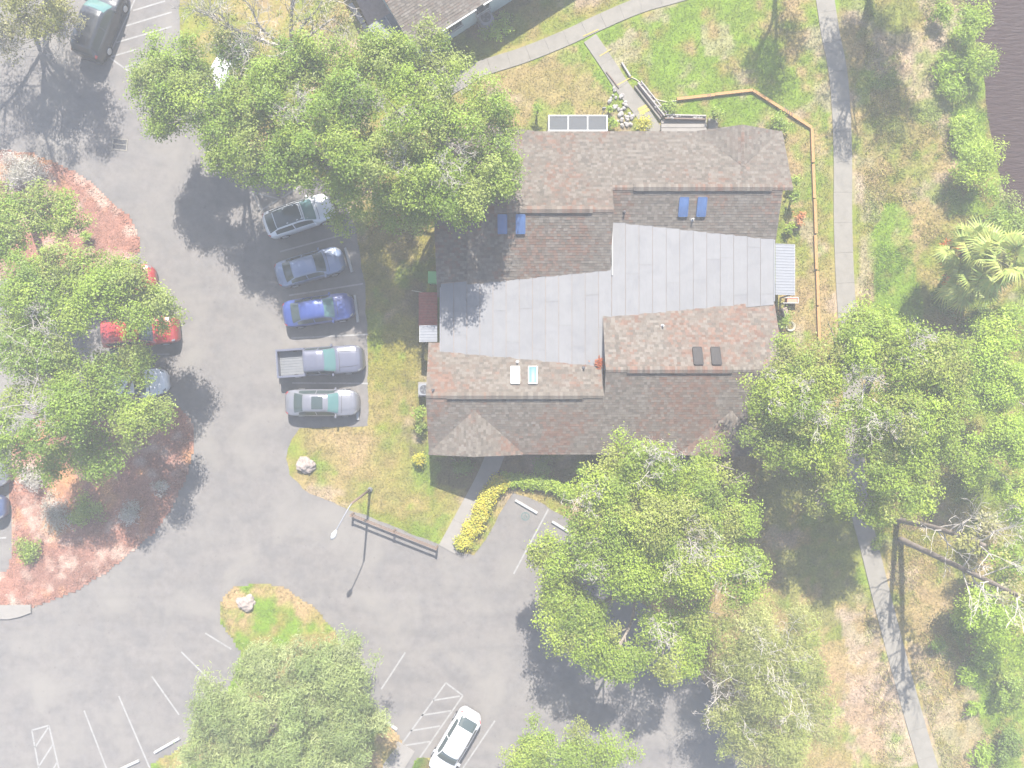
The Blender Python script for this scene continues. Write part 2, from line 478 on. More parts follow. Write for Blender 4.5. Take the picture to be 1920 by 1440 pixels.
def ground_z(wx, wy):
    sx = np.interp(wy, [p[1] for p in SHORE_W][::-1], [p[0] for p in SHORE_W][::-1])
    d = wx - sx                      # metres east of the shore line
    z = np.interp(d, [-3.5, -1.2, 0.0, 1.5, 6], [0, -0.18, -0.52, -1.1, -2.2])
    z = z + (fbm(wx, wy, 2.5, 31) - 0.5) * 0.10 * np.clip((wx - 21) / 2, 0, 1)
    return z

def make_ground():
    far = np.concatenate([np.arange(39, 75, 0.9), [90, 130, 190, 260]])
    gx = np.concatenate([-far[::-1], np.arange(-38, 38.01, 0.22), far])
    fay = np.concatenate([np.arange(31, 75, 0.9), [90, 130, 190, 260]])
    gy = np.concatenate([-fay[::-1], np.arange(-30, 30.01, 0.22), fay])
    X, Y = np.meshgrid(gx, gy)
    Z = ground_z(X, Y)
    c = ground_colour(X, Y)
    c = shade(c, ((OLIVE + TAN) / 2)[None], np.clip((np.maximum(abs(X), abs(Y)) - 50) / 25, 0, 1))
    # ground under the tarmac sits a little lower, so that no sheet touches another
    nx, ny = len(gx), len(gy)
    me = bpy.data.meshes.new('ground')
    me.vertices.add(nx * ny)
    me.vertices.foreach_set('co', np.stack([X, Y, Z], -1).astype(np.float32).ravel())
    i = np.arange((nx - 1) * (ny - 1))
    r, k = i // (nx - 1), i % (nx - 1)
    a = r * nx + k
    quads = np.stack([a, a + 1, a + nx + 1, a + nx], -1).astype(np.int32)
    me.loops.add(quads.size); me.loops.foreach_set('vertex_index', quads.ravel())
    me.polygons.add(len(quads)); me.polygons.foreach_set('loop_start', np.arange(0, quads.size, 4, dtype=np.int32))
    me.update(calc_edges=True)
    at = me.color_attributes.new('Col', 'FLOAT_COLOR', 'POINT')
    c4 = np.ones((nx * ny, 4), np.float32); c4[:, :3] = c.reshape(-1, 3)
    at.data.foreach_set('color', c4.ravel())
    me.materials.append(M['ground'])
    return tag(link('ground', me), kind='structure')
make_ground()

def sheet(name, poly_px, z, material, colour=None, kind='structure', parent=None, grid=None):
    """a flat sheet with an uneven rim, laid at height z"""
    poly = [P(*p) for p in poly_px]
    pts = []
    n = len(poly)
    for i in range(n):
        a, b = Vector(poly[i]), Vector(poly[(i + 1) % n])
        m = max(1, min(60, int((b - a).length / 0.25)))
        for j in range(m):
            q = a.lerp(b, j / m)
            d = (b - a).normalized()
            w = (float(fbm(q.x, q.y, 0.9, 23, 3)) - 0.5) * 0.28
            pts.append((q.x - d.y * w, q.y + d.x * w))
    import bmesh
    bm = bmesh.new()
    vs_ = [bm.verts.new((x, y, z)) for x, y in pts]
    f = bm.faces.new(vs_)
    if f.normal.z < 0: f.normal_flip()
    bm.normal_update()
    if bm.faces[:][0].normal.z < 0: bmesh.ops.reverse_faces(bm, faces=bm.faces[:])
    bmesh.ops.triangulate(bm, faces=bm.faces[:])
    me = bpy.data.meshes.new(name); bm.to_mesh(me); bm.free()
    me.materials.append(material)
    return tag(link(name, me, parent), kind=kind)

def bed_sheet(name, poly_px, z, colour_fn, material):
    """a planted bed as a fine grid clipped to its outline, so that its soil can vary; slightly mounded"""
    poly = np.array([P(*p) for p in smooth_closed(poly_px, 5)])
    x0, y0 = poly.min(0); x1, y1 = poly.max(0)
    st = 0.16
    xs = np.arange(max(x0, -37), min(x1, 37) + st, st); ys = np.arange(max(y0, -29), min(y1, 29) + st, st)
    X, Y = np.meshgrid(xs, ys)
    wob = (fbm(X, Y, 0.8, 61, 3) - 0.5) * 0.35
    wob2 = (fbm(X, Y, 0.8, 62, 3) - 0.5) * 0.35
    ins = inside(poly, X + wob, Y + wob2)
    closed = [tuple(p) for p in poly] + [tuple(poly[0])]
    D = seg_dist(closed, X, Y)
    Z = z + np.clip(D, 0, 0.5) * 0.14 + (fbm(X, Y, 0.5, 15, 3) - 0.5) * 0.06 * np.clip(D * 3, 0, 1)
    keep = ins[:-1, :-1] | ins[1:, :-1] | ins[:-1, 1:] | ins[1:, 1:]
    nx = len(xs)
    r, k = np.nonzero(keep)
    a = r * nx + k
    quads = np.stack([a, a + 1, a + nx + 1, a + nx], -1)
    used, inv = np.unique(quads.ravel(), return_inverse=True)
    co = np.stack([X, Y, Z], -1).reshape(-1, 3)[used]
    cc = colour_fn(X, Y).reshape(-1, 3)[used]
    me = bpy.data.meshes.new(name)
    me.vertices.add(len(used)); me.vertices.foreach_set('co', co.astype(np.float32).ravel())
    me.loops.add(len(inv)); me.loops.foreach_set('vertex_index', inv.astype(np.int32))
    me.polygons.add(len(quads)); me.polygons.foreach_set('loop_start', np.arange(0, len(inv), 4, dtype=np.int32))
    me.update(calc_edges=True)
    at = me.color_attributes.new('Col', 'FLOAT_COLOR', 'POINT')
    c4 = np.ones((len(used), 4), np.float32); c4[:, :3] = cc
    at.data.foreach_set('color', c4.ravel())
    me.materials.append(material)
    return tag(link(name, me), kind='structure'), poly

asphalt = sheet('asphalt_lot', ASPHALT, 0.012, M['asphalt'])

def mulch_colour(x, y):
    n1 = fbm(x, y, 3.0, 71); n2 = fbm(x, y, 0.8, 72); n3 = fbm(x, y, 0.35, 73, 2)
    c = shade(C_(.19, .092, .066)[None], C_(.145, .076, .058)[None], (n1 - 0.4) * 4)
    c = shade(c, C_(.25, .175, .14)[None], (n2 - 0.54) * 5)
    c = shade(c, C_(.27, .14, .07)[None], (fbm(x, y, 2.2, 76) - 0.60) * 7)
    return c * (0.75 + 0.5 * n3)[..., None]
def island_colour(x, y):
    n1 = fbm(x, y, 2.2, 81); n2 = fbm(x, y, 0.8, 82)
    c = shade(C_(.20, .142, .068)[None], OLIVE[None], (n1 - 0.42) * 5)
    c = shade(c, LUSH[None], (n1 * 0.6 + n2 * 0.4 - 0.48) * 8)
    return c * (0.85 + 0.3 * vnoise(x, y, 0.3, 3))[..., None]
BEDS = []
for nm, pl, fn in (('mulch_bed', BED_TOP, mulch_colour), ('mulch_bed', BED_LOW, mulch_colour), ('grass_island', ISLAND, island_colour), ('grass_island', ISLAND2, island_colour)):
    o, wpoly = bed_sheet(nm, pl, 0.03, fn, M['mulch'] if fn is mulch_colour else M['ground'])
    BEDS.append((nm, wpoly, fn))

# pond
wv = MB()
ring = [(x - 1.2, y) for x, y in SHORE_W] + [(260, -60), (260, 260), (SHORE_W[0][0], 260)]
wv.add([(x, y, -0.50) for x, y in ring], [list(range(len(ring)))])
pw = wv.build('pond_water', M['water'])
if pw.data.polygons[0].normal.z < 0: pw.data.flip_normals()
tag(pw, kind='structure')

# painted lines, flush with the tarmac
def line(a, b, w=0.10, m='paint_line', name='parking_line', z=0.017):
    a, b = Vector(P(*a)), Vector(P(*b))
    d = (b - a).normalized(); n = Vector((-d.y, d.x)) * w / 2
    mb = MB(); mb.add([(*(a - n), z), (*(b - n), z), (*(b + n), z), (*(a + n), z)], [(0, 1, 2, 3)])
    o = mb.build(name, M[m], asphalt)
    if o.data.polygons[0].normal.z < 0: o.data.flip_normals()
    return o
for a, b in [((525, 472), (655, 437)), ((542, 554), (681, 532)), ((546, 634), (690, 627)), ((548, 718), (690, 719)),
             ((472, 360), (490, 394)), ((490, 394), (560, 352)), ((476, 361), (528, 374)),
             ((262, -20), (204, 107)), ((204, 107), (262, 148)), ((250, 20), (310, 2)), ((235, 49), (322, 23)), ((218, 80), (322, 50)), ((207, 107), (255, 93)), ((233, 127), (262, 117)),
             ((340, 1222), (395, 1276)), ((285, 1268), (336, 1340)), ((223, 1305), (282, 1442)), ((158, 1332), (202, 1446)), ((60, 1369), (74, 1446)), ((92, 1360), (112, 1446)),
             ((60, 1369), (92, 1360)), ((66, 1401), (92, 1362)), ((73, 1437), (99, 1396)), ((98, 1446), (107, 1429)), ((385, 1187), (434, 1217)),
             ((760, 1223), (715, 1292)), ((836, 1280), (748, 1402)), ((868, 1304), (782, 1428)), ((836, 1280), (868, 1304)), ((812, 1313), (862, 1305)), ((790, 1341), (848, 1332)),
             ((770, 1370), (825, 1361)), ((750, 1399), (806, 1390)), ((928, 1351), (868, 1440)), ((1028, 955), (963, 1076)), ((-20, 927), (22, 927)), ((-20, 1010), (12, 1008)),
             ((150, 560), (300, 556)), ((160, 668), (318, 664))]:
    line(a, b)
def accessible_symbol():
    c = Vector(P(985, 968)); mb = MB(); z = 0.018
    n = 28
    def ringf(cx, cy, r0, r1, a0, a1, zz):
        pts, fs = [], []
        for i in range(n + 1):
            t = a0 + (a1 - a0) * i / n
            pts += [(cx + r0 * math.cos(t), cy + r0 * math.sin(t), zz), (cx + r1 * math.cos(t), cy + r1 * math.sin(t), zz)]
        for i in range(n): fs.append((2 * i, 2 * i + 1, 2 * i + 3, 2 * i + 2))
        mb.add(pts, fs)
    ringf(c.x, c.y, 0.20, 0.27, 0, 2 * math.pi, z)
    ringf(c.x - 0.01, c.y - 0.03, 0.075, 0.11, R(120), R(400), z)
    for dx, dy, w, h in ((-0.01, 0.07, 0.035, 0.12), (0.03, 0.06, 0.08, 0.03), (0.05, -0.02, 0.09, 0.03), (0.10, -0.07, 0.03, 0.09)):
        x, y = c.x + dx, c.y + dy
        mb.add([(x - w / 2, y - h / 2, z), (x + w / 2, y - h / 2, z), (x + w / 2, y + h / 2, z), (x - w / 2, y + h / 2, z)], [(0, 1, 2, 3)])
    ringf(c.x - 0.01, c.y + 0.155, 0.0, 0.032, 0, 2 * math.pi, z)
    o = mb.build('accessible_symbol', M['sign_blue'], asphalt)
accessible_symbol()

# concrete paths: every slab is a piece with its own edges
def path(name, pts_px, w, slab_len, material, z=0.05):
    root = empty(name); root['kind'] = 'structure'
    pts = [Vector(P(*p)) for p in smooth_open(pts_px, 10)]
    ls = [0]
    for a, b in zip(pts[:-1], pts[1:]): ls.append(ls[-1] + (b - a).length)
    T = ls[-1]; k = max(1, round(T / slab_len)); st = T / k
    def at(s):
        s = min(max(s, 0), T - 1e-6)
        i = max(j for j in range(len(ls)) if ls[j] <= s)
        i = min(i, len(pts) - 2)
        t = (s - ls[i]) / max(ls[i + 1] - ls[i], 1e-6)
        i0, i1 = max(i - 3, 0), min(i + 4, len(pts) - 1)
        return pts[i].lerp(pts[i + 1], t), (pts[i1] - pts[i0]).normalized()
    for j in range(k):
        a, b = j * st + 0.005, (j + 1) * st - 0.005
        L_, R_ = [], []
        for q in range(4):
            p, d = at(a + (b - a) * q / 3)
            n = Vector((-d.y, d.x)) * w / 2
            L_.append(tuple(p + n)); R_.append(tuple(p - n))
        mb = MB(); mb.slab(L_ + R_[::-1], -0.05, z + random.uniform(-0.006, 0.006))
        mb.build('slab', material, root)
    return root
path('east_footpath', [(1536, -90), (1543, -30), (1556, 60), (1570, 130), (1577, 210), (1580, 300), (1580, 400), (1582, 480), (1586, 560), (1592, 650), (1598, 750), (1603, 850), (1611, 950),
                       (1626, 1012), (1651, 1112), (1682, 1232), (1712, 1340), (1741, 1440), (1768, 1530)], 1.15, 1.9, M['concrete'])
path('north_footpath', [(1420, -60), (1290, -16), (1200, 10), (1120, 44), (1060, 72), (980, 104), (900, 130), (866, 150), (800, 190), (720, 240)], 0.98, 1.25, M['concrete'])
path('garden_walk', [(1106, 72), (1140, 122), (1168, 165), (1200, 206), (1230, 250)], 0.92, 1.7, M['concrete'], z=0.058)
path('entrance_walk', [(936, 830), (925, 862), (906, 905), (872, 968), (838, 1030)], 1.15, 2.0, M['concrete_pale'], z=0.055)
path('corner_walk', [(762, 1398), (735, 1442), (690, 1510)], 1.25, 1.8, M['concrete_pale'], z=0.075)
for a, b in (((1093, 69), (1122, 56)), ((1124, 106), (1146, 93)), ((1154, 162), (1186, 144)), ((1196, 207), (1216, 197)), ((1199, 213), (1222, 203))):
    mb = MB(); p, q = Vector(P(*a)), Vector(P(*b)); d = (q - p).normalized(); n = Vector((-d.y, d.x)) * (0.035 if a[1] < 200 else 0.10)
    mb.add([(*(p - n), .069), (*(q - n), .069), (*(q + n), .069), (*(p + n), .069)], [(0, 1, 2, 3)])
    o = mb.build('walk_marking', M['yellow_paint'], bpy.data.objects['garden_walk'])
pad = MB(); pad.slab([P(*p) for p in ((-60, 1134), (60, 1133), (60, 1148), (38, 1156), (18, 1160), (-60, 1160))], 0.0, 0.13)
tag(pad.build('concrete_pad', M['concrete_pale']), kind='structure')

# ------------------------------------------------------------------ shingled roofs
def clip_poly(poly, a, b):
    """keep the part of poly (list of (u,v)) on the left of a->b"""
    out = []
    def sd(p): return (b[0] - a[0]) * (p[1] - a[1]) - (b[1] - a[1]) * (p[0] - a[0])
    for i in range(len(poly)):
        p, q = poly[i], poly[(i + 1) % len(poly)]
        sp, sq = sd(p), sd(q)
        if sp >= 0: out.append(p)
        if sp * sq < 0:
            t = sp / (sp - sq); out.append((p[0] + (q[0] - p[0]) * t, p[1] + (q[1] - p[1]) * t))
    return out

def shingle_colour(x, y, red=0.5, dark=1.0):
    n = float(fbm(x, y, 2.6, 201, 4)); n2 = float(fbm(x, y, 0.9, 207, 3))
    k = min(max((n * 0.65 + n2 * 0.35 - 0.53 + 0.12 * red) * 7, 0), 1) * (0.35 + 0.65 * red)
    base = random.choice([(.094, .081, .067), (.100, .087, .073), (.080, .070, .059), (.112, .098, .082), (.096, .078, .064), (.122, .108, .092)])
    redc = random.choice([(.118, .064, .045), (.102, .056, .040), (.132, .078, .057)])
    j = random.uniform(0.92, 1.08) * dark
    k = 0.3 * k + (0.5 if random.random() < 0.7 * k else 0)
    return tuple((b * (1 - k) + r * k) * j for b, r in zip(base, redc))

def roof_plane(name, corners, parent, red=0.5, dark=1.0, course=0.155, tab=0.21, th=0.021):
    """corners: 3D convex polygon, first edge = eave (left to right seen from outside/below). Laid with overlapping tabs."""
    p = [Vector(c) for c in corners]
    u = (p[1] - p[0]).normalized()
    nrm = u.cross(p[2] - p[1]).normalized()
    if nrm.z < 0: nrm = -nrm
    v = nrm.cross(u).normalized()
    if v.z < 0: v = -v
    o = p[0]
    uv = [((q - o).dot(u), (q - o).dot(v)) for q in p]
    area = sum(uv[i][0] * uv[(i + 1) % len(uv)][1] - uv[(i + 1) % len(uv)][0] * uv[i][1] for i in range(len(uv)))
    if area < 0: uv = uv[::-1]
    us, vs2 = [a[0] for a in uv], [a[1] for a in uv]
    mb = MB()
    # deck below the tabs
    deck = [o + u * a + v * b - nrm * 0.03 for a, b in uv]
    mb.add(deck + [q - nrm * 0.09 for q in deck], [list(range(len(deck)))] + [list(range(len(deck), 2 * len(deck)))[::-1]]
           + [(i, len(deck) + i, len(deck) + (i + 1) % len(deck), (i + 1) % len(deck)) for i in range(len(deck))], (.09, .075, .06))
    r = 0
    vv = min(vs2)
    while vv < max(vs2):
        off = (r % 2) * tab * 0.5 + random.uniform(-0.05, 0.05)
        uu = min(us) - tab + off
        while uu < max(us):
            w = tab * random.uniform(0.7, 1.25)
            q = [(uu, vv), (uu + w - 0.006, vv), (uu + w - 0.006, vv + course), (uu, vv + course)]
            for i in range(len(uv)):
                q = clip_poly(q, uv[i], uv[(i + 1) % len(uv)])
                if len(q) < 3: break
            uu += w
            if len(q) < 3: continue
            thk = th * random.uniform(0.6, 1.25)
            pts = [o + u * a + v * b + nrm * (thk * (1 - (b - vv) / course)) for a, b in q]
            cc = o + u * q[0][0] + v * q[0][1]
            col = shingle_colour(cc.x, cc.y, red, dark)
            low = [i for i in range(len(q)) if abs(q[i][1] - vv) < 1e-5]
            base = len(mb.v)
            mb.add(pts, [list(range(len(pts)))], col)
            if len(low) == 2:
                i, j = low
                a2 = [pts[i], pts[j], pts[j] - nrm * (thk + 0.004), pts[i] - nrm * (thk + 0.004)]
                mb.add(a2, [(0, 3, 2, 1)], tuple(x * 0.8 for x in col))
        vv += course
        r += 1
    ob = mb.build(name, M['shingle'], parent)
    ob['kind'] = 'stuff'
    return ob

def ridge_cap(a, b, parent, width=0.15, raised=0.0, step=0.14):
    """row of folded cap shingles along a ridge"""
    a, b = Vector(a), Vector(b)
    d = (b - a); L = d.length; d.normalize()
    s = d.cross(Vector((0, 0, 1))).normalized()
    mb = MB()
    n = int(L / step)
    for i in range(n):
        p = a + d * (i * step); q = a + d * ((i + 1) * step + 0.03)
        h0, h1 = 0.035 + raised, 0.055 + raised
        c = shingle_colour(p.x, p.y, 0.6)
        pts = []
        for pt, h in ((p, h1), (q, h0)):
            pts += [pt - s * width + Vector((0, 0, h - width * 0.40)), pt + Vector((0, 0, h)), pt + s * width + Vector((0, 0, h - width * 0.40))]
        low = [x - Vector((0, 0, 0.03 + raised)) for x in pts]
        mb.add(pts + low, [(0, 3, 4, 1), (1, 4, 5, 2), (0, 1, 7, 6), (1, 2, 8, 7), (0, 6, 9, 3), (2, 5, 11, 8)], c)
    o = mb.build('ridge_cap', M['shingle'], parent); o['kind'] = 'stuff'
    return o

PITCH = 0.417
villa = empty('villa_building', (5.5, 5.4, 0), 0, 'long one-storey villa with brown shingled gables around pale flat roof strips', 'building')
VP = villa
OFF = Vector((-5.5, -5.4, 0))
def W(x, y, z): return Vector((x, y, z)) + OFF
NE_Y, SE_Y = 14.90, -4.15          # north and south eaves
EZ = 2.52                          # eave height
YN_HI, ZN_HI = 9.76, 4.70          # north ridge of the western half
YN_LO, ZN_LO = 11.15, 4.12         # north ridge of the eastern half
YS_LO, ZS_LO = -0.66, 4.05         # south ridge of the western half
YS_HI, ZS_HI = 0.80, 4.66          # south ridge of the eastern half
XW, XE = -4.90, 15.95
XSP_N, XSP_S = 5.70, 5.25
def low(yr, zr, y): return zr - PITCH * abs(y - yr)
# outer slopes: one plane on each long side, its upper edge at the two ridges
zN = low(YN_HI, ZN_HI, NE_Y)
# north side, west half (high ridge), with lowered end strip
def N_out(x0, x1, yr, zr, dz=0.0, red=0.2, dark=1.0):
    pn = (zr - EZ) / (NE_Y - yr)
    roof_plane('roof_slope', [W(x1, NE_Y, EZ + dz), W(x0, NE_Y, EZ + dz), W(x0, yr, zr + dz), W(x1, yr, zr + dz)], VP, red, dark)
def S_out(x0, x1, yr, zr, dz=0.0, red=0.4, dark=1.0):
    roof_plane('roof_slope', [W(x0, SE_Y, EZ + dz), W(x1, SE_Y, EZ + dz), W(x1, yr, zr + dz), W(x0, yr, zr + dz)], VP, red, dark)
def N_in(x0, x1, yr, zr, yend, dz=0.0, red=0.3, dark=1.0):   # slope that falls south from a north ridge
    ze = zr - PITCH * (yr - yend)
    roof_plane('roof_slope', [W(x0, yend, ze + dz), W(x1, yend, ze + dz), W(x1, yr, zr + dz), W(x0, yr, zr + dz)], VP, red, dark)
def S_in(x0, x1, yr, zr, yend, dz=0.0, red=0.6, dark=1.0):   # slope that falls north from a south ridge
    ze = zr - PITCH * (yend - yr)
    roof_plane('roof_slope', [W(x1, yend, ze + dz), W(x0, yend, ze + dz), W(x0, yr, zr + dz), W(x1, yr, zr + dz)], VP, red, dark)
XS1, XS2 = -2.60, 13.60            # where the lowered end strips begin
N_out(XS1, XSP_N, YN_HI, ZN_HI, red=0.1, dark=0.92)  # north slopes toned darker to offset their sunlit brightness
N_in(XS1, XSP_N, YN_HI, ZN_HI, 5.1, red=0.2)
N_out(-4.40, XS1, YN_HI, ZN_HI, -0.14, red=0.2)
N_in(-4.40, XS1, YN_HI, ZN_HI, 5.1, -0.14, red=0.2)
N_out(XSP_N, XE, YN_LO, ZN_LO, red=0.1, dark=0.92)
N_in(XSP_N, XE - 0.55, YN_LO, ZN_LO, 8.2, red=0.25)
S_out(XW, XSP_S, YS_LO, ZS_LO, red=0.45)
S_in(XW, XSP_S, YS_LO, ZS_LO, 2.42, red=0.75, dark=1.05)
S_out(XSP_S, XS2, YS_HI, ZS_HI, red=0.45)
S_in(XSP_S, XS2, YS_HI, ZS_HI, 5.1, red=0.55, dark=1.05)
S_out(XS2, 15.35, YS_HI, ZS_HI, -0.14, red=0.4)
S_in(XS2, 15.35, YS_HI, ZS_HI, 5.1, -0.14, red=0.5, dark=1.05)
for (x0, x1, yr, zr) in ((XS1, XSP_N, YN_HI, ZN_HI), (XSP_N, XE, YN_LO, ZN_LO), (XW, XSP_S, YS_LO, ZS_LO), (XSP_S, XS2, YS_HI, ZS_HI)):
    ridge_cap(W(x0, yr, zr), W(x1, yr, zr), VP)
    # the raised ridge vent stops short of both ends
    ridge_cap(W(x0 + 1.2, yr, zr + 0.02), W(x1 - 1.2, yr, zr + 0.02), VP, width=0.20, raised=0.06)
# cross gables over the four porches
def cross_gable(xc, half, side):
    ye = SE_Y if side < 0 else NE_Y
    yr, zr = ((YS_LO, ZS_LO) if xc < 5.4 else (YS_HI, ZS_HI)) if side < 0 else ((YN_HI, ZN_HI) if xc < 5.4 else (YN_LO, ZN_LO))
    pm = (zr - EZ) / abs(ye - yr)
    apex_z = EZ + half * PITCH
    run = (apex_z - EZ) / pm
    ya = ye - side * run * 1.0
    yf = ye + side * 0.03
    L0 = W(xc - half, yf, EZ + 0.03); R0 = W(xc + half, yf, EZ + 0.03)
    F = W(xc, yf, apex_z + 0.03); A = W(xc, ya, apex_z + 0.03)
    if side < 0:
        roof_plane('gable_slope', [A * 0 + W(xc - half, ye + 0.12, EZ + 0.03), L0, F, A], VP, 0.5, 1.0)
        roof_plane('gable_slope', [R0, W(xc + half, ye + 0.12, EZ + 0.03), A, F], VP, 0.55, 1.0)
    else:
        roof_plane('gable_slope', [L0, W(xc - half, ye - 0.12, EZ + 0.03), A, F], VP, 0.15, 1.0)
        roof_plane('gable_slope', [W(xc + half, ye - 0.12, EZ + 0.03), R0, F, A], VP, 0.15, 1.0)
    ridge_cap(A - Vector((0, 0, .03)), F - Vector((0, 0, .03)), VP, width=0.10)
    mb = MB()
    yg = ye - side * 0.06
    mb.add([W(xc - half + .1, yg, EZ - 0.1), W(xc + half - .1, yg, EZ - 0.1), W(xc, yg, apex_z - 0.12), W(xc - half + .1, yg - side * 0.1, EZ - 0.1), W(xc + half - .1, yg - side * 0.1, EZ - 0.1), W(xc, yg - side * 0.1, apex_z - 0.12)],
           [(0, 1, 2), (5, 4, 3), (0, 3, 4, 1), (1, 4, 5, 2), (2, 5, 3, 0)])
    mb.build('gable_wall', M['stucco'], VP)
cross_gable(-2.15, 2.78, -1)
cross_gable(12.60, 2.70, -1)
cross_gable(13.30, 2.40, 1)
cross_gable(-1.30, 2.60, 1)
# walls
def wall(x0, y0, x1, y1, z1, th=0.2):
    mb = MB(); mb.bar(W(x0, y0, z1 / 2), W(x1, y1, z1 / 2), th, z1); return mb.build('wall', M['stucco'], VP)
WX0, WX1, WY0, WY1 = -4.1, 15.0, -3.55, 14.3
wall(WX0, WY0, WX1, WY0, 2.50); wall(WX0 + .11, WY1, WX1 - .11, WY1, 2.50)
wall(WX0, WY0 + .11, WX0, 2.3, 2.55); wall(WX0, 5.4, WX0, WY1 - .11, 2.55); wall(WX1, WY0 + .11, WX1, 4.6, 2.55); wall(WX1, 8.6, WX1, WY1 + .1, 2.55)
wall(WX0 + .4, 2.2, WX0 + .4, 5.5, 2.7); wall(WX1 - .4, 4.7, WX1 - .4, 8.5, 2.7)
# gable-end and party walls (filled profiles)
def profile(x, pts, m='stucco', th=0.16):
    mb = MB(); n = len(pts)
    a = [W(x - th / 2, y, z) for y, z in pts]; b = [W(x + th / 2, y, z) for y, z in pts]
    mb.add(a + b, [list(range(n)), list(range(n, 2 * n))[::-1]] + [(i, n + i, n + (i + 1) % n, (i + 1) % n) for i in range(n)])
    return mb.build('gable_wall', M[m], VP)
profile(XSP_S + 0.22, [(YS_LO, 3.0), (4.0, 3.0), (3.9, low(YS_HI, ZS_HI, 3.9) - .14), (YS_HI, ZS_HI - .14), (YS_LO, low(YS_HI, ZS_HI, YS_LO) - .2)], 'fascia')
profile(XSP_N - 0.22, [(7.0, 3.0), (YN_LO, 3.0), (YN_LO, low(YN_HI, ZN_HI, YN_LO) - .2), (YN_HI, ZN_HI - .14), (7.0, low(YN_HI, ZN_HI, 7.0) - .14)], 'fascia')
profile(WX0, [(WY0, 2.4), (2.2, 2.4), (YS_LO, ZS_LO - .16)]); profile(WX1, [(8.6, 2.4), (WY1, 2.4), (YN_LO, ZN_LO - .16)])
profile(WX0, [(5.4, 2.4), (WY1, 2.4), (YN_HI, ZN_HI - .3)]); profile(WX1, [(WY0, 2.4), (4.6, 2.4), (YS_HI, ZS_HI - .3)])
# fascia boards along the eaves
for y, s in ((SE_Y, -1), (NE_Y, 1)):
    mb = MB(); mb.bar(W(XW + .02, y - s * .03, EZ - .12), W(XE - .02 if s > 0 else 15.3, y - s * .03, EZ - .12), 0.03, 0.15); mb.build('fascia', M['fascia'], VP)
# doors and windows in the long walls
def opening(name, x, side, w, h, z):
    y = (WY0 - .11) if side < 0 else (WY1 + .11)
    f = MB(); f.box(W(x, y + side * .02, z), (w + .14, 0.05, h + .14)); fo = f.build(name, M['white_frame'], VP)
    g = MB(); g.box(W(x, y + side * .055, z), (w, 0.02, h)); go = g.build('pane' if name == 'window' else 'door_leaf', M['glass_dark'] if name == 'window' else M['wood'], fo)
for x in (-3.0, 2.6, 4.3, 8.5, 11.4, 14.0): opening('window', x, -1, 1.2, 1.2, 1.45)
for x in (-1.2, 9.9): opening('door', x, -1, 0.95, 2.05, 1.08)
for x in (-2.0, 0.5, 5.0, 8.0, 13.4): opening('window', x, 1, 1.4, 1.3, 1.45)

# flat roof strips: each sheet of membrane is a piece, lapped over its neighbour
def membrane(x0, z0, x1, z1, edges, name):
    """z runs from z0 at x0 to z1 at x1; edges(x) gives south and north limits"""
    root = empty(name, (0, 0, 0)); root.parent = VP
    base = MB()
    q = [W(x0, edges(x0)[0] - .25, z0 - .02), W(x1, edges(x1)[0] - .25, z1 - .02), W(x1, edges(x1)[1] + .25, z1 - .02), W(x0, edges(x0)[1] + .25, z0 - .02)]
    base.add(q + [p - Vector((0, 0, .14)) for p in q], [(0, 1, 2, 3), (7, 6, 5, 4), (0, 4, 5, 1), (1, 5, 6, 2), (2, 6, 7, 3), (3, 7, 4, 0)])
    base.build('roof_deck', M['fascia'], root)
    w = 0.765
    n = round((x1 - x0) / w); w = (x1 - x0) / n
    for i in range(n):
        a, b = x0 + i * w + 0.012, x0 + (i + 1) * w - 0.012
        def zz(x, k): return z0 + (z1 - z0) * (x - x0) / (x1 - x0) + k
        ya0, ya1 = edges(a); yb0, yb1 = edges(b)
        ya0 -= .2; yb0 -= .2; ya1 += .2; yb1 += .2
        # cross laps at irregular distances
        cuts = sorted(random.uniform(0.15, 0.85) for _ in range(random.choice((0, 1, 1))))
        lim = [0] + cuts + [1]
        for j in range(len(lim) - 1):
            mb = MB(); pts = []
            m = 7
            kz = random.uniform(-0.002, 0.003)
            for t in range(m + 1):
                f = lim[j] + (lim[j + 1] - lim[j]) * (t / m * (.996 if j < len(lim) - 2 else 1))
                for x, (y0, y1), h in ((a, (ya0, ya1), 0.012), (a + w * .5, ((ya0 + yb0) / 2, (ya1 + yb1) / 2), 0.010), (b, (yb0, yb1), 0.024)):
                    wv_ = (float(fbm(x, y0 + (y1 - y0) * f, 0.8, 301, 2)) - .5) * 0.012
                    pts.append(W(x, y0 + (y1 - y0) * f, zz(x, h + wv_ + kz + (0.008 if t == m and j < len(lim) - 2 else 0))))
            fs = []
            for t in range(m):
                for c in range(2):
                    i0 = t * 3 + c
                    fs.append((i0, i0 + 1, i0 + 4, i0 + 3))
            # skirts, so that the lap has an edge
            nb = len(pts)
            pts += [pts[t * 3 + 2] - Vector((0, 0, 0.02)) for t in range(m + 1)] + [pts[t * 3] - Vector((0, 0, 0.02)) for t in range(m + 1)]
            for t in range(m):
                fs.append((t * 3 + 2, nb + t, nb + t + 1, t * 3 + 5))
                fs.append((t * 3, t * 3 + 3, nb + m + 1 + t + 1, nb + m + 1 + t))
            pts += [pts[m * 3 + c] - Vector((0, 0, 0.02)) for c in range(3)]
            e = len(pts) - 3
            fs += [(m * 3, m * 3 + 1, e + 1, e), (m * 3 + 1, m * 3 + 2, e + 2, e + 1)]
            mb.add(pts, fs)
            mb.build('roof_sheet', MEM[random.randrange(len(MEM))], root)
    return root
MEM = [M['membrane']]
for k in (0.965, 0.985, 1.015):
    m = M['membrane'].copy(); m.name = 'membrane_sheet'
    for n_ in m.node_tree.nodes:
        if n_.type == 'RGB':
            c = n_.outputs[0].default_value; n_.outputs[0].default_value = (c[0] * k, c[1] * k, c[2] * k, 1)
    MEM.append(m)
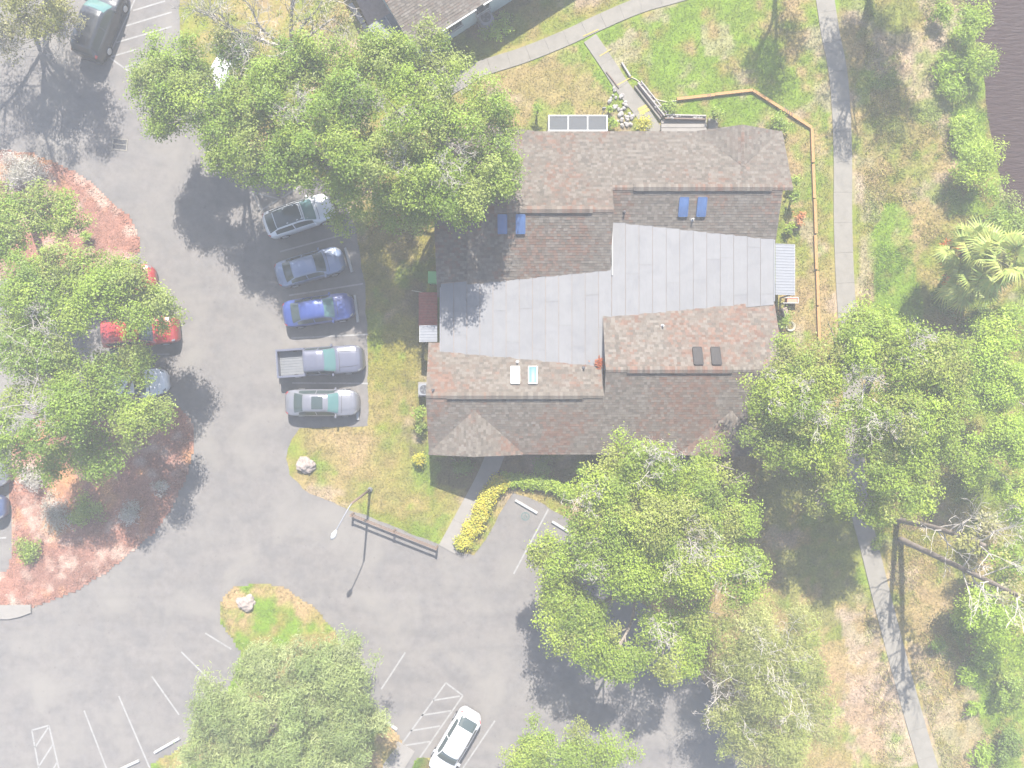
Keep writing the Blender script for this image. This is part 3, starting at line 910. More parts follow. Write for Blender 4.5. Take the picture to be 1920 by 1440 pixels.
def lerp(a, b, t): return a + (b - a) * t
XM0, XM1, XM2 = -4.16, 5.76, 15.28
Z_OUT, Z_MID = 2.98, 3.37
def edge_w(x):
    z = lerp(Z_OUT, Z_MID, (x - XM0) / (XM1 - XM0))
    return (YS_LO + (ZS_LO - z) / PITCH, YN_HI - (ZN_HI - z) / PITCH)
def edge_e(x):
    z = lerp(Z_MID, Z_OUT, (x - XM1) / (XM2 - XM1))
    return (YS_HI + (ZS_HI - z) / PITCH, YN_LO - (ZN_LO - z) / PITCH)
membrane(XM0, Z_OUT, XM1, Z_MID, edge_w, 'flat_roof')
membrane(XM1 + .005, Z_MID, XM2, Z_OUT, edge_e, 'flat_roof')
# low upstand where the eastern strip starts, and white drip edges at the outer ends
mb = MB(); mb.bar(W(XM1 + .03, edge_e(XM1)[0] + 2.4, Z_MID + .05), W(XM1 + .03, edge_e(XM1)[1], Z_MID + .05), .06, .10); mb.build('edge_flashing', M['white_frame'], VP)
mb = MB(); mb.bar(W(XM0 - .03, edge_w(XM0)[0], Z_OUT - .05), W(XM0 - .03, edge_w(XM0)[1], Z_OUT - .05), .05, .16); mb.build('edge_flashing', M['white_metal'], VP)
mb = MB(); mb.bar(W(XM2 + .03, edge_e(XM2)[0], Z_OUT - .05), W(XM2 + .03, edge_e(XM2)[1], Z_OUT - .05), .05, .16); mb.build('edge_flashing', M['white_metal'], VP)

# skylights and vent pipes on the slopes
def slope_z(px, py, fn):
    z = 4.0
    for _ in range(8):
        x, y = P(px, py, z); z = fn(y)
    return x, y, z
SLOPES = {'Nw': (lambda y: low(YN_HI, ZN_HI, y), -1), 'Ne': (lambda y: low(YN_LO, ZN_LO, y), -1), 'Sw': (lambda y: low(YS_LO, ZS_LO, y), 1), 'Se': (lambda y: low(YS_HI, ZS_HI, y), 1)}
def skylight(px, py, w, h, slope, glass, tilt=0.0):
    fn, s = SLOPES[slope]
    x, y, z = slope_z(px, py, fn)
    a = math.atan(PITCH) * (-s)
    mt = Matrix.Translation(W(x, y, z + 0.03)) @ Matrix.Rotation(-s * math.atan(PITCH), 4, 'X')
    def placed(mb): mb.v = [tuple(mt @ Vector(p)) for p in mb.v]; return mb
    fr = MB()
    for c, sz in (((0, h / 2, .05), (w, .05, .10)), ((0, -h / 2, .05), (w, .05, .10)), ((w / 2, 0, .05), (.05, h - .05, .10)), ((-w / 2, 0, .05), (.05, h - .05, .10))): fr.box(c, sz)
    fo = placed(fr).build('skylight', M['sky_blue'] if glass == 'sky_blue' else (M['sky_dark'] if glass == 'sky_dark' else M['white_frame']), VP)
    g = MB()
    g.add([(-w / 2 + .025, -h / 2 + .025, .085), (w / 2 - .025, -h / 2 + .025, .085), (w / 2 - .025, h / 2 - .025, .085), (-w / 2 + .025, h / 2 - .025, .085), (-w / 4, -h / 3, .12), (w / 4, -h / 3, .12), (w / 4, h / 3, .12), (-w / 4, h / 3, .12)],
          [(0, 1, 5, 4), (1, 2, 6, 5), (2, 3, 7, 6), (3, 0, 4, 7), (4, 5, 6, 7)])
    placed(g).build('pane', M[glass], fo, smooth=True)
sw, sh = 0.50, 1.06
for px, py, sl, gl in ((942, 420, 'Nw', 'sky_blue'), (976, 420, 'Nw', 'sky_blue'), (1281, 388, 'Ne', 'sky_blue'), (1315, 388, 'Ne', 'sky_blue'),
                       (966, 704, 'Sw', 'sky_white'), (999, 704, 'Sw', 'sky_aqua'), (1308, 668, 'Se', 'sky_dark'), (1342, 668, 'Se', 'sky_dark')):
    skylight(px, py, sw, sh, sl, gl)
for px, py, sl, m in ((1298, 412, 'Ne', 'white_frame'), (1242, 611, 'Se', 'white_frame'), (970, 679, 'Sw', 'white_frame'), (812, 732, 'Sw', 'dark_metal'), (1094, 690, 'Sw', 'dark_metal'), (1170, 398, 'Ne', 'dark_metal')):
    fn, s = SLOPES[sl]
    x, y, z = slope_z(px, py, fn)
    mb = MB(); mb.tube([W(x, y, z - .1), W(x, y, z + .28)], [.055, .05], 10); mb.cyl(W(x, y, z + .0), .11, .05, 12, r2=.07)
    mb.build('vent_pipe', M[m], VP)

# dry orange leaves caught in the roof corner
def leaf_heap(name, c, r, n, label, cat):
    v, cs = [], []
    for i in range(n):
        q = Vector(c) + Vector((random.gauss(0, r * .45), random.gauss(0, r * .45), abs(random.gauss(0, r * .22))))
        a = Vector((random.uniform(-1, 1), random.uniform(-1, 1), random.uniform(-.3, .3))).normalized() * .07
        b = a.cross(Vector((random.uniform(-.3, .3), random.uniform(-.3, .3), 1))).normalized() * .035
        v += [q - a, q + b, q + a, q - b]; cs.append(random.choice([(.30, .07, .015), (.24, .05, .015), (.33, .11, .03)]))
    o = fast_mesh(name, np.array(v), 4, np.array(cs), M['leaf'])
    return tag(o, label, cat, None, 'stuff')
leaf_heap('leaf_pile', P3(1124, 681, 3.42), 0.30, 170, 'orange heap of dead leaves caught in the inner corner of the flat roof', 'leaf pile')

# ------------------------------------------------------------------ awnings, screen cage and clutter around the villa
def corrugated(name, x0, y0, x1, y1, z0, z1, material, label, cat, axis='y', pitch=0.16, notch=None):
    """profiled metal canopy sloping from z0 (x0) to z1 (x1), ribs along x, on four posts"""
    root = empty(name, ((x0 + x1) / 2, (y0 + y1) / 2, 0), 0, label, cat)
    ox, oy = (x0 + x1) / 2, (y0 + y1) / 2
    mb = MB(); n = int((y1 - y0) / pitch)
    prof = []
    for i in range(n):
        y = y0 + (y1 - y0) * i / n; p = (y1 - y0) / n
        prof += [(y, 0), (y + p * .62, 0), (y + p * .70, .014), (y + p * .92, .014)]
    prof.append((y1, 0))
    pts = []
    for y, h in prof: pts += [(x0 - ox, y - oy, z0 + h), (x1 - ox, y - oy, z1 + h)]
    mb.add(pts, [(2 * i, 2 * i + 1, 2 * i + 3, 2 * i + 2) for i in range(len(prof) - 1)])
    mb.build('canopy', material, root)
    f = MB(); f.bar((x1 - ox, y0 - oy, z1 - .06), (x1 - ox, y1 - oy, z1 - .06), .06, .09); f.build('edge_beam', M['white_frame'], root)
    for y in (y0 + .1, y1 - .1):
        xx = x1 if abs(x1) > abs(x0) else x0
        f = MB(); zz = z1 if xx == x1 else z0
        f.box((xx - ox, y - oy, (zz - .1) / 2), (.08, .08, zz - .1)); f.build('post', M['white_frame'], root)
    return root
xa, ya = P(1452, 553, 2.45); xb, yb = P(1490, 458, 2.3)
corrugated('porch_canopy', xa + .02, ya, xb, yb, 2.55, 2.30, M['white_metal'], 'white ribbed metal porch canopy at the east end of the flat roof', 'canopy')
xa, ya = P(822, 641, 2.4); xb, yb = P(787, 610, 2.3)
corrugated('porch_canopy', xa - .06, ya, xb, yb, 2.50, 2.30, M['white_metal'], 'small pale ribbed metal porch canopy at the west wall', 'canopy')
dk = empty('timber_deck', (*P(803, 580), 0), 0, 'dark red timber deck against the west wall', 'deck')
x0, y0 = P(785, 612, .3); x1, y1 = P(820, 548, .3)
nb = 13
for i in range(nb):
    mb = MB(); ww = (y1 - y0) / nb
    mb.box(((x0 + x1) / 2 - dk.location.x, y0 + ww * (i + .5) - dk.location.y, .27), (x1 - x0, ww - .012, .05)); mb.build('deck_board', M['deck'], dk)
mb = MB(); mb.box(((x0 + x1) / 2 - dk.location.x, (y0 + y1) / 2 - dk.location.y, .12), (x1 - x0 - .1, y1 - y0 - .1, .24)); mb.build('deck_frame', M['fascia'], dk)

def bin_():
    x, y = P(812, 520, 1.0)
    r = empty('wheeled_bin', (x, y, 0), 0, 'green wheeled bin by the west wall under the oak shade', 'bin')
    mb = MB(); mb.box((0, 0, .52), (.52, .6, .92), taper=-.12); mb.build('bin_body', M['green_plastic'], r)
    mb = MB(); mb.box((0, 0, 1.03), (.62, .74, .06), taper=.1); mb.build('lid', M['green_plastic'], r)
    for s in (-1, 1):
        mb = MB(); mb.tube([(s * .24, -.26, .1), (s * .30, -.26, .1)], .1, 12); mb.build('wheel', M['tyre'], r)
bin_()
mb = MB(); mb.tube([(*P(q[0], q[1]), .03) for q in smooth_open([(772, 545), (785, 547), (800, 551), (806, 556)], 5)], .025, 6)
tag(mb.build('garden_hose', M['hose'], None, True), 'pale garden hose beside the dark red deck', 'hose')

def ac_unit(px, py, z, s, label, rz=0.0):
    x, y = P(px, py, z)
    r = empty('air_conditioner', (x, y, 0), rz, label, 'air conditioner')
    mb = MB(); mb.box((0, 0, .05), (s + .2, s + .2, .10)); mb.build('base_pad', M['concrete_pale'], r)
    mb = MB(); q = s / 2; c = s * .16
    poly = [(-q + c, -q), (q - c, -q), (q, -q + c), (q, q - c), (q - c, q), (-q + c, q), (-q, q - c), (-q, -q + c)]
    mb.slab(poly, .10, z - .03); cs = mb.build('housing', M['white_metal'], r)
    mb = MB(); mb.cyl((0, 0, z - .029), s * .36, .02, 24); mb.build('fan_well', M['dark_metal'], r)
    fan = MB()
    for k in range(4):
        a = k * math.pi / 2 + .3
        fan.add([(0.03 * math.cos(a), 0.03 * math.sin(a), z - .006), (s * .32 * math.cos(a - .3), s * .32 * math.sin(a - .3), z - .004), (s * .32 * math.cos(a + .3), s * .32 * math.sin(a + .3), z + .006)], [(0, 1, 2)])
    fan.build('fan_blades', M['grey_metal'], r)
    g = MB()
    for rr in (.16, .27, .36):
        g.tube([(s * rr * math.cos(t * math.pi / 12), s * rr * math.sin(t * math.pi / 12), z + .012) for t in range(25)], .006, 4, caps=False)
    g.build('fan_grille', M['grey_metal'], r)
ac_unit(795, 730, 0.9, 0.72, 'air conditioner with round fan beside the west wall')
ac_unit(911, 32, 0.85, 0.85, 'air conditioner on a pad in front of the teal house', R(28))

def screen_cage():
    z = 2.5
    x0, y1 = P(1029, 217, z); x1, y0 = P(1138, 246, z)
    r = empty('screen_cage', ((x0 + x1) / 2, (y0 + y1) / 2, 0), 0, 'white framed screen enclosure with three dark roof panels on the north eave', 'enclosure')
    o = Vector((r.location.x, r.location.y, 0))
    y0 = max(y0, NE_Y + .05)
    xs = [lerp(x0, x1, t / 3) for t in range(4)]
    for x in xs:
        mb = MB(); mb.bar(Vector((x, y0, z)) - o, Vector((x, y1, z)) - o, .07, .07); mb.build('roof_bar', M['white_frame'], r)
        mb = MB(); mb.bar(Vector((x, y1, 0)) - o, Vector((x, y1, z - .03)) - o, .06, .06); mb.build('post', M['white_frame'], r)
    for y in (y0, y1):
        mb = MB(); mb.bar(Vector((x0 - .035, y + (.073 if y == y1 else -.073) * 0, z + .001)) - o, Vector((x1 + .035, y, z + .001)) - o, .08, .075); mb.build('roof_bar', M['white_frame'], r)
    for i in range(3):
        mb = MB(); mb.box(Vector(((xs[i] + xs[i + 1]) / 2, (y0 + y1) / 2, z)) - o, (xs[i + 1] - xs[i] - .08, y1 - y0 - .09, .012)); mb.build('screen_panel', M['screen'], r)
    mb = MB(); mb.slab([(x0 - o.x, y0 - .6 - o.y), (x1 - o.x, y0 - .6 - o.y), (x1 - o.x, y1 - o.y), (x0 - o.x, y1 - o.y)], 0, .08); mb.build('patio_slab', M['concrete'], r)
screen_cage()

def steps():
    r = empty('garden_steps', (*P(1283, 234), 0), 0, 'three pale concrete steps along the north eave', 'steps')
    o = Vector((r.location.x, r.location.y, 0))
    for i, (a, b, z) in enumerate(((224, 231, .12), (232, 239, .28), (240, 247, .44))):
        x0, y1 = P(1240, a, z); x1, y0 = P(1325, b, z)
        mb = MB(); mb.slab([(x0 - o.x, y0 - o.y), (x1 - o.x, y0 - o.y), (x1 - o.x, y1 - o.y), (x0 - o.x, y1 - o.y)], 0, z); mb.build('step', M['concrete_pale'], r)
    r2 = empty('stone_landing', (*P(1337, 232), 0), 0, 'grey stone landing at the end of the garden steps', 'landing')
    mb = MB(); x0, y1 = P(1328, 222, .2); x1, y0 = P(1346, 246, .2)
    mb.slab([(x0 - r2.location.x, y0 - r2.location.y), (x1 - r2.location.x, y0 - r2.location.y), (x1 - r2.location.x, y1 - r2.location.y), (x0 - r2.location.x, y1 - r2.location.y)], 0, .2); mb.build('landing_slab', M['concrete'], r2)
steps()

def stone_blob(r, sx=1, sy=1, sz=1, seed=0, sub=2, amp=0.35):
    import bmesh
    bm = bmesh.new()
    bmesh.ops.create_icosphere(bm, subdivisions=sub, radius=r)
    from mathutils import noise
    for v in bm.verts:
        n = noise.noise(v.co * (1.3 / r) + Vector((seed * 3.1, seed * 1.7, 0))) + 0.5 * noise.noise(v.co * (3.1 / r) + Vector((seed, 0, 5)))
        v.co *= 1 + amp * n
        v.co.x *= sx; v.co.y *= sy; v.co.z *= sz
    me = bpy.data.meshes.new('rock'); bm.to_mesh(me); bm.free()
    return me
ROCKS = []
for k in range(5):
    me = stone_blob(0.13, 1, .85, .7, k + 3, 2, .4); me.materials.append(M['rock_white']); ROCKS.append(me)
def rock_border():
    r = empty('rock_garden', (*P(1170, 205), 0), 0, 'bed of whitish rocks beside the garden walk and the screen enclosure', 'rocks')
    pts = []
    for (a, b, n, sp) in (((1152, 165), (1142, 190), 5, 3), ((1145, 185), (1160, 215), 8, 9), ((1160, 175), (1185, 235), 16, 10), ((1165, 215), (1180, 243), 9, 9)):
        for i in range(n):
            t = random.random(); pts.append((lerp(a[0], b[0], t) + random.gauss(0, sp * .6), lerp(a[1], b[1], t) + random.gauss(0, sp * .6)))
    for p in pts:
        if p[1] > 244 or p[1] < 160: continue
        o = link('rock', random.choice(ROCKS), r)
        x, y = P(*p); o.location = (x - r.location.x, y - r.location.y, .06)
        o.rotation_euler = (0, 0, random.uniform(0, 6)); s = random.uniform(.6, 1.25); o.scale = (s, s, s)
rock_border()
def retaining():
    r = empty('retaining_wall', (*P(1222, 190), 0), 0, 'low brown timber retaining wall with pale rails beside the garden walk', 'wall')
    o = Vector((r.location.x, r.location.y, 0))
    for a, b, m, w, z0, z1 in (((1166, 118), (1182, 144), 'rock_white', .10, 0, .16), ((1196, 155), (1246, 217), 'rock_white', .07, .34, .42), ((1190, 162), (1238, 224), 'concrete', .09, 0, .22), ((1202, 152), (1250, 212), 'rock_white', .06, .34, .42),
                               ((1248, 215), (1324, 217), 'rock_white', .08, .34, .42), ((1246, 222), (1324, 224), 'wood', .07, .2, .36), ((1137, 135), (1160, 165), 'wood', .06, 0, .14)):
        zt = (z0 + z1) / 2
        mb = MB(); mb.bar(P3(*a, zt) - o, P3(*b, zt) - o, w, z1 - z0); mb.build('rail', M[m], r)
    mb = MB(); mb.bar(P3(1198, 158, .15) - o, P3(1243, 218, .15) - o, .26, .30); mb.build('wall_course', M['brown_deck'], r)
    mb = MB(); mb.bar(P3(1252, 220, .15) - o, P3(1323, 221, .15) - o, .20, .30); mb.build('wall_course', M['brown_deck'], r)
    for t in np.linspace(0.05, 0.95, 5):
        mb = MB(); p = P3(lerp(1199, 1248, t), lerp(153, 214, t), 0); mb.box(p - o + Vector((0, 0, .19)), (.07, .07, .38)); mb.build('post', M['wood'], r)
    for i in range(26):
        t = random.random(); q = (lerp(1200, 1244, t) + random.gauss(0, 2), lerp(158, 214, t)) if i < 14 else (lerp(1250, 1322, t), 220 + random.gauss(0, 2))
        s = link('rock', random.choice(ROCKS), r); x, y = P(*q, .32); s.location = (x - o.x, y - o.y, .33); k = random.uniform(.4, .8); s.scale = (k, k, k)
retaining()
mb = MB(); mb.tube([(*P(q[0], q[1]), .04) for q in smooth_open([(1184, 146), (1196, 152), (1215, 172), (1230, 186), (1250, 191), (1268, 189)], 5)], .03, 6)
tag(mb.build('drain_hose', M['hose'], None, True), 'thin pale hose curving from the garden walk to the timber edging', 'hose')

def timber_edging():
    r = empty('timber_edging', (*P(1525, 240), 0), 0, 'long line of tan landscape timbers edging the lawn round the villa', 'edging')
    o = Vector((r.location.x, r.location.y, 0))
    pts = [(1268, 186), (1412, 170), (1522, 240), (1536, 640)]
    for a, b in zip(pts[:-1], pts[1:]):
        p, q = P3(*a, .09), P3(*b, .09)
        n = max(1, round((q - p).length / 2.4))
        for i in range(n):
            u, v = p.lerp(q, i / n + .004), p.lerp(q, (i + 1) / n - .004)
            mb = MB(); k = Vector((random.gauss(0, .012), random.gauss(0, .012), random.gauss(0, .004)))
            mb.bar(u - o + k, v - o + k, .17, .18); mb.build('timber', M['timber'], r)
    for x, y in ((1326, 181), (1330, 181), (1470, 207), (1474, 210), (1478, 213), (1483, 216)):
        mb = MB(); mb.box(P3(x, y, .0) - o + Vector((0, 0, .11)), (.05, .22, .21)); mb.build('peg', M['wood'], r)
timber_edging()

def side_clutter():
    x, y = P(1484, 563, .4)
    r = empty('planter_box', (x, y, 0), 0, 'red brick planter with white rails by the east porch canopy', 'planter')
    mb = MB(); mb.box((0.05, 0, .2), (.62, .30, .4)); mb.build('planter_body', M['brick'], r)
    for dy in (-.17, .17):
        mb = MB(); mb.bar((-.55, dy, .42), (.40, dy, .42), .05, .05); mb.build('rail', M['white_frame'], r)
    mb = MB(); mb.bar((.40, -.19, .42), (.40, .19, .42), .05, .06); mb.build('rail', M['white_frame'], r)
    for dx, dy in ((-.52, -.17), (-.52, .17)):
        mb = MB(); mb.box((dx, dy, .2), (.05, .05, .4)); mb.build('post', M['white_frame'], r)
    x, y = P(1470, 585, .4)
    r = empty('garden_chair', (x, y, 0), R(20), 'brown garden chair standing south of the east porch canopy', 'chair')
    mb = MB(); mb.box((0, 0, .42), (.5, .5, .05)); mb.build('seat', M['brown_deck'], r)
    mb = MB(); mb.box((-.25, 0, .7), (.05, .5, .5)); mb.build('backrest', M['brown_deck'], r)
    for i in (-1, 1):
        for j in (-1, 1):
            mb = MB(); mb.box((i * .21, j * .21, .2), (.04, .04, .4)); mb.build('leg', M['wood'], r)
    x, y = P(1482, 612, .05)
    mb = MB()
    for k in range(3):
        rr = .22 + k * .035
        mb.tube([(x + rr * math.cos(t * math.pi / 12), y + rr * math.sin(t * math.pi / 12), .03 + .03 * k) for t in range(25)], .022, 6, caps=False)
    tag(mb.build('coiled_hose', M['hose'], None, True), 'coiled white garden hose on the dry lawn by the east wall', 'hose')
    x, y = P(1132, 206, 1.1)
    r = empty('garden_sign', (x, y, 0), 0, 'small pale blue sign on a post behind the screen enclosure', 'sign')
    mb = MB(); mb.box((0, 0, .55), (.05, .05, 1.1)); mb.build('post', M['white_frame'], r)
    mb = MB(); mb.box((0, .04, 1.15), (.22, .03, .42)); mb.build('sign_board', M['white_metal'], r)
side_clutter()

# ------------------------------------------------------------------ the teal house in the north
def teal_house():
    a = Vector(P(774, 91, 2.55)); b = Vector(P(925, -5, 2.55)); d = (b - a).normalized(); n = Vector((-d.y, d.x))  # n points north-west
    r = empty('teal_house', (a.x, a.y, 0), 0, 'pale teal house with grey shingled roof at the top edge', 'house')
    o = Vector((a.x, a.y, 0))
    e1 = a + d * 15
    up = 5.2
    c = [Vector((*a, 2.55)), Vector((*e1, 2.55)), Vector((*(e1 + n * up), 2.55 + up * .35)), Vector((*(a + n * up), 2.55 + up * .35))]
    roof_plane('roof_slope', [q - o for q in c], r, 0.0, 1.1)
    c2 = [Vector((*(e1 + n * 2 * up), 2.55)), Vector((*(a + n * 2 * up), 2.55)), c[3], c[2]]
    roof_plane('roof_slope', [q - o for q in c2], r, 0.0, 1.1)
    ridge_cap(c[3] - o, c[2] - o, r)
    w0 = a + d * .45 + n * .5; w1 = e1 - d * .4 + n * .5; w2 = w1 + n * (2 * up - 1); w3 = w0 + n * (2 * up - 1)
    for p, q in ((w0, w1), (w1 + n * .11, w2 - n * .11), (w2, w3), (w3 - n * .11, w0 + n * .11)):
        mb = MB(); mb.bar(Vector((*p, 1.24)) - o, Vector((*q, 1.24)) - o, .2, 2.48); mb.build('wall', M['teal_wall'], r)
    mb = MB()
    for p, q in ((w0, w3),):
        m_ = (p + q) / 2
        mb.add([Vector((*p, 2.48)) - o, Vector((*q, 2.48)) - o, Vector((*m_, 4.1)) - o], [(0, 1, 2)])
    mb.build('gable_wall', M['teal_wall'], r)
    rz = math.atan2(d.y, d.x)
    for t, wd_ in ((2.6, .9), (4.6, .9), (7.2, 1.2), (10.0, 1.2)):
        p = w0 + d * t - n * .12
        mb = MB(); mb.box(Vector((*p, 1.5)) - o, (wd_ + .14, .06, 1.1), rz); f = mb.build('window', M['white_frame'], r)
        mb = MB(); mb.box(Vector((*(p - n * .035), 1.5)) - o, (wd_, .02, .96), rz); mb.build('pane', M['glass_dark'], f)
        mb = MB(); mb.box(Vector((*(p - n * .07), .92)) - o, (wd_ + .2, .12, .06), rz); mb.build('sill', M['white_frame'], f)
    mb = MB(); p, q = a + d * 2.0 - n * .05, a + d * 4.4 - n * .05
    mb.bar(Vector((*p, 2.50)) - o, Vector((*q, 2.50)) - o, .10, .09); mb.build('gutter', M['white_frame'], r)
    mb = MB(); p, q = a + d * 4.9 - n * .05, a + d * 6.2 - n * .05
    mb.bar(Vector((*p, 2.50)) - o, Vector((*q, 2.50)) - o, .10, .09); mb.build('gutter', M['white_frame'], r)
    # covered patio on the gable side
    s = -d
    pt = empty('patio', (*P(700, 60), 0), 0, 'grey flat patio roof beside the teal house gable', 'patio roof')
    oo = Vector((pt.location.x, pt.location.y, 0))
    q0 = [P(*k, 2.2) for k in ((690, 49), (733, 23), (752, 54), (742, 66), (708, 82))]
    mb = MB(); mb.slab([(x - oo.x, y - oo.y) for x, y in q0], 2.12, 2.2); mb.build('patio_roof', M['grey_metal'], pt)
    for k in ((692, 52), (711, 80)):
        x, y = P(*k, 2.2); mb = MB(); mb.box((x - oo.x + .12, y - oo.y, 1.06), (.09, .09, 2.12)); mb.build('post', M['white_frame'], pt)
    mb = MB(); p0, p1 = P3(722, 31, 2.24) - oo, P3(735, 52, 2.24) - oo; mb.bar(p0, p1, .04, .06); mb.build('seam', M['white_frame'], pt)
    dk_ = empty('brown_deck', (*P(695, 20), 0), 0, 'dark brown deck beside the stone edging at the top edge', 'deck')
    q1 = [P(*k, .2) for k in ((664, -8), (722, -8), (740, 24), (692, 50))]
    mb = MB(); mb.slab([(x - dk_.location.x, y - dk_.location.y) for x, y in q1], 0, .2); mb.build('deck_floor', M['brown_deck'], dk_)
    st = empty('stone_edging', (*P(672, 35), 0), 0, 'curved row of white stone blocks edging the brown deck', 'edging')
    pts = [(657, 8), (664, 19), (671, 28), (677, 37), (682, 46), (687, 56), (692, 66)]
    for (x0, y0), (x1, y1) in zip(pts[:-1], pts[1:]):
        p, q = P3(x0, y0, .15), P3(x1, y1, .15); dd = (q - p).normalized() * .02
        mb = MB(); mb.bar(p + dd - Vector((*st.location.xy, 0)), q - dd - Vector((*st.location.xy, 0)), random.uniform(.24, .3), random.uniform(.26, .32)); mb.build('stone', M['rock_white'], st)
    bx_ = empty('shed_roof', (*P(812, 88), 0), 0, 'small dark grey box roof in the oak crown edge by the teal house', 'shed')
    x, y = P(812, 88, 2.0)
    mb = MB(); mb.box((x - bx_.location.x, y - bx_.location.y, .98), (.65, .5, 1.96), rz); mb.build('shed_wall', M['grey_metal'], bx_)
    mb = MB(); mb.box((x - bx_.location.x, y - bx_.location.y, 2.0), (.8, .62, .08), rz); mb.build('roof', M['grey_metal'], bx_)
teal_house()

# ------------------------------------------------------------------ street furniture
def wheel_stop(a, b, label):
    p, q = P3(*a, .07), P3(*b, .07)
    c = (p + q) / 2; d = q - p; L = d.length; rz = math.atan2(d.y, d.x)
    mb = MB()
    pts = []
    for x in (-L / 2, L / 2):
        for y, z in ((-.085, 0), (-.07, .12), (-.04, .145), (.04, .145), (.07, .12), (.085, 0)): pts.append((x, y, z))
    mb.add(pts, [(0, 1, 2, 3, 4, 5), (11, 10, 9, 8, 7, 6)] + [(i, i + 6, i + 7, i + 1) for i in range(5)] + [(5, 11, 6, 0)])
    o = mb.build('wheel_stop', M['white_frame']); o.location = (c.x, c.y, .015); o.rotation_euler = (0, 0, rz)
    tag(o, label, 'wheel stop', 'concrete wheel stops')
for a, b, l in (((647, 465), (660, 510), 'concrete wheel stop in front of the grey-blue sedan'), ((665, 553), (671, 604), 'concrete wheel stop in front of the blue sedan'),
                ((669, 737), (671, 787), 'concrete wheel stop touching the nose of the silver sedan'), ((966, 938), (1007, 962), 'concrete wheel stop above the accessible parking symbol'),
                ((1035, 978), (1066, 997), 'concrete wheel stop half under the tree right of the accessible bay'), ((713, 1345), (744, 1368), 'concrete wheel stop right of the round willow-like tree'),
                ((337, 1384), (290, 1411), 'concrete wheel stop left of the round willow-like tree'), ((261, 1426), (218, 1446), 'concrete wheel stop at the bottom edge, leftmost of all')):
    wheel_stop(a, b, l)

def lamp():
    x, y = P(694, 918)
    r = empty('street_lamp', (x, y, 0), 0, 'grey street lamp with curved arm leaning over the lot beside the rail fence', 'lamp')
    mb = MB(); mb.cyl((0, 0, 0), .17, .25, 12, r2=.12); mb.build('base', M['grey_metal'], r)
    mb = MB(); mb.tube([(0, 0, .2), (0, 0, 2.6), (0, 0, 5.25)], [.085, .075, .06], 10); mb.build('pole', M['wood'], r, True)
    e = P3(630, 995, 5.7) - Vector((x, y, 0))
    arm = MB(); arm.tube(smooth_open([(0, 0, 5.2), (e.x * .12, e.y * .12, 5.38), (e.x * .5, e.y * .5, 5.58), tuple(e)], 5), .035, 8); arm.build('arm', M['white_metal'], r, True)
    d = Vector((e.x, e.y, 0)).normalized(); rz = math.atan2(d.y, d.x)
    mb = MB()
    m = Matrix.Translation(e) @ Matrix.Rotation(rz, 4, 'Z')
    ring_ = []
    secs = ((-.05, .04, .03), (.08, .11, .06), (.25, .16, .09), (.42, .13, .08), (.55, .04, .03))
    pts = []
    for sx, w, h in secs:
        for k in range(10):
            t = 2 * math.pi * k / 10; pts.append(m @ Vector((sx, w * math.cos(t), h * math.sin(t))))
    fs = [(i * 10 + k, i * 10 + (k + 1) % 10, (i + 1) * 10 + (k + 1) % 10, (i + 1) * 10 + k) for i in range(len(secs) - 1) for k in range(10)] + [tuple(range(10))[::-1], tuple(range(40, 50))]
    mb.add(pts, fs); mb.build('lamp_head', M['white_frame'], r, True)
lamp()

def rail_fence():
    ps = [(663, 962), (741, 993), (820, 1024)]
    r = empty('rail_fence', (*P(*ps[1]), 0), 0, 'low brown wooden two-rail fence between the dry lawn and the lot', 'fence')
    o = Vector((r.location.x, r.location.y, 0))
    for p in ps:
        mb = MB(); mb.box(P3(*p, 0) - o + Vector((0, 0, .46)), (.11, .11, .92), R(-21)); mb.build('post', M['wood'], r)
    for p, q in zip(ps[:-1], ps[1:]):
        for h in (.45, .84):
            mb = MB(); a, b = P3(*p, 0), P3(*q, 0); a.z = b.z = h; mb.bar(a - o, b - o, .05, .13); mb.build('rail', M['wood'], r)
rail_fence()

def boulder(px, py, r, label, seed):
    me = stone_blob(r, 1.15, 1.0, .62, seed, 4, .42); me.name = 'boulder'; me.materials.append(M['rock'])
    o = link('boulder', me); x, y = P(px, py, .3); o.location = (x, y, r * .30)
    tag(o, label, 'boulder', 'boulders on the grass islands')
boulder(572, 873, .48, 'pinkish boulder on the dry lawn by the parking row', 2)
boulder(460, 1131, .47, 'pale boulder on the grass island in the middle of the lot', 9)

def drain():
    x, y = P(225, 271); r = empty('storm_drain', (x, y, .012), R(-6), 'black storm drain grate with a concrete rim in the tarmac', 'drain')
    mb = MB()
    for c, s in (((0, .34, .012), (.98, .08, .02)), ((0, -.34, .012), (.98, .08, .02)), ((.45, 0, .012), (.08, .60, .02)), ((-.45, 0, .012), (.08, .60, .02))): mb.box(c, s)
    mb.build('rim', M['concrete'], r)
    mb = MB(); mb.box((0, 0, .004), (.82, .60, .006)); mb.build('black_sheet', M['trim'], r)  # flat black sheet stands in for the dark depth below the bars
    for i in range(11):
        mb = MB(); mb.box((-.37 + i * .074, 0, .016), (.022, .60, .015)); mb.build('grate_bar', M['dark_metal'], r)
    mb = MB(); mb.box((0, 0, .018), (.82, .05, .016)); mb.build('cross_bar', M['concrete'], r)
drain()

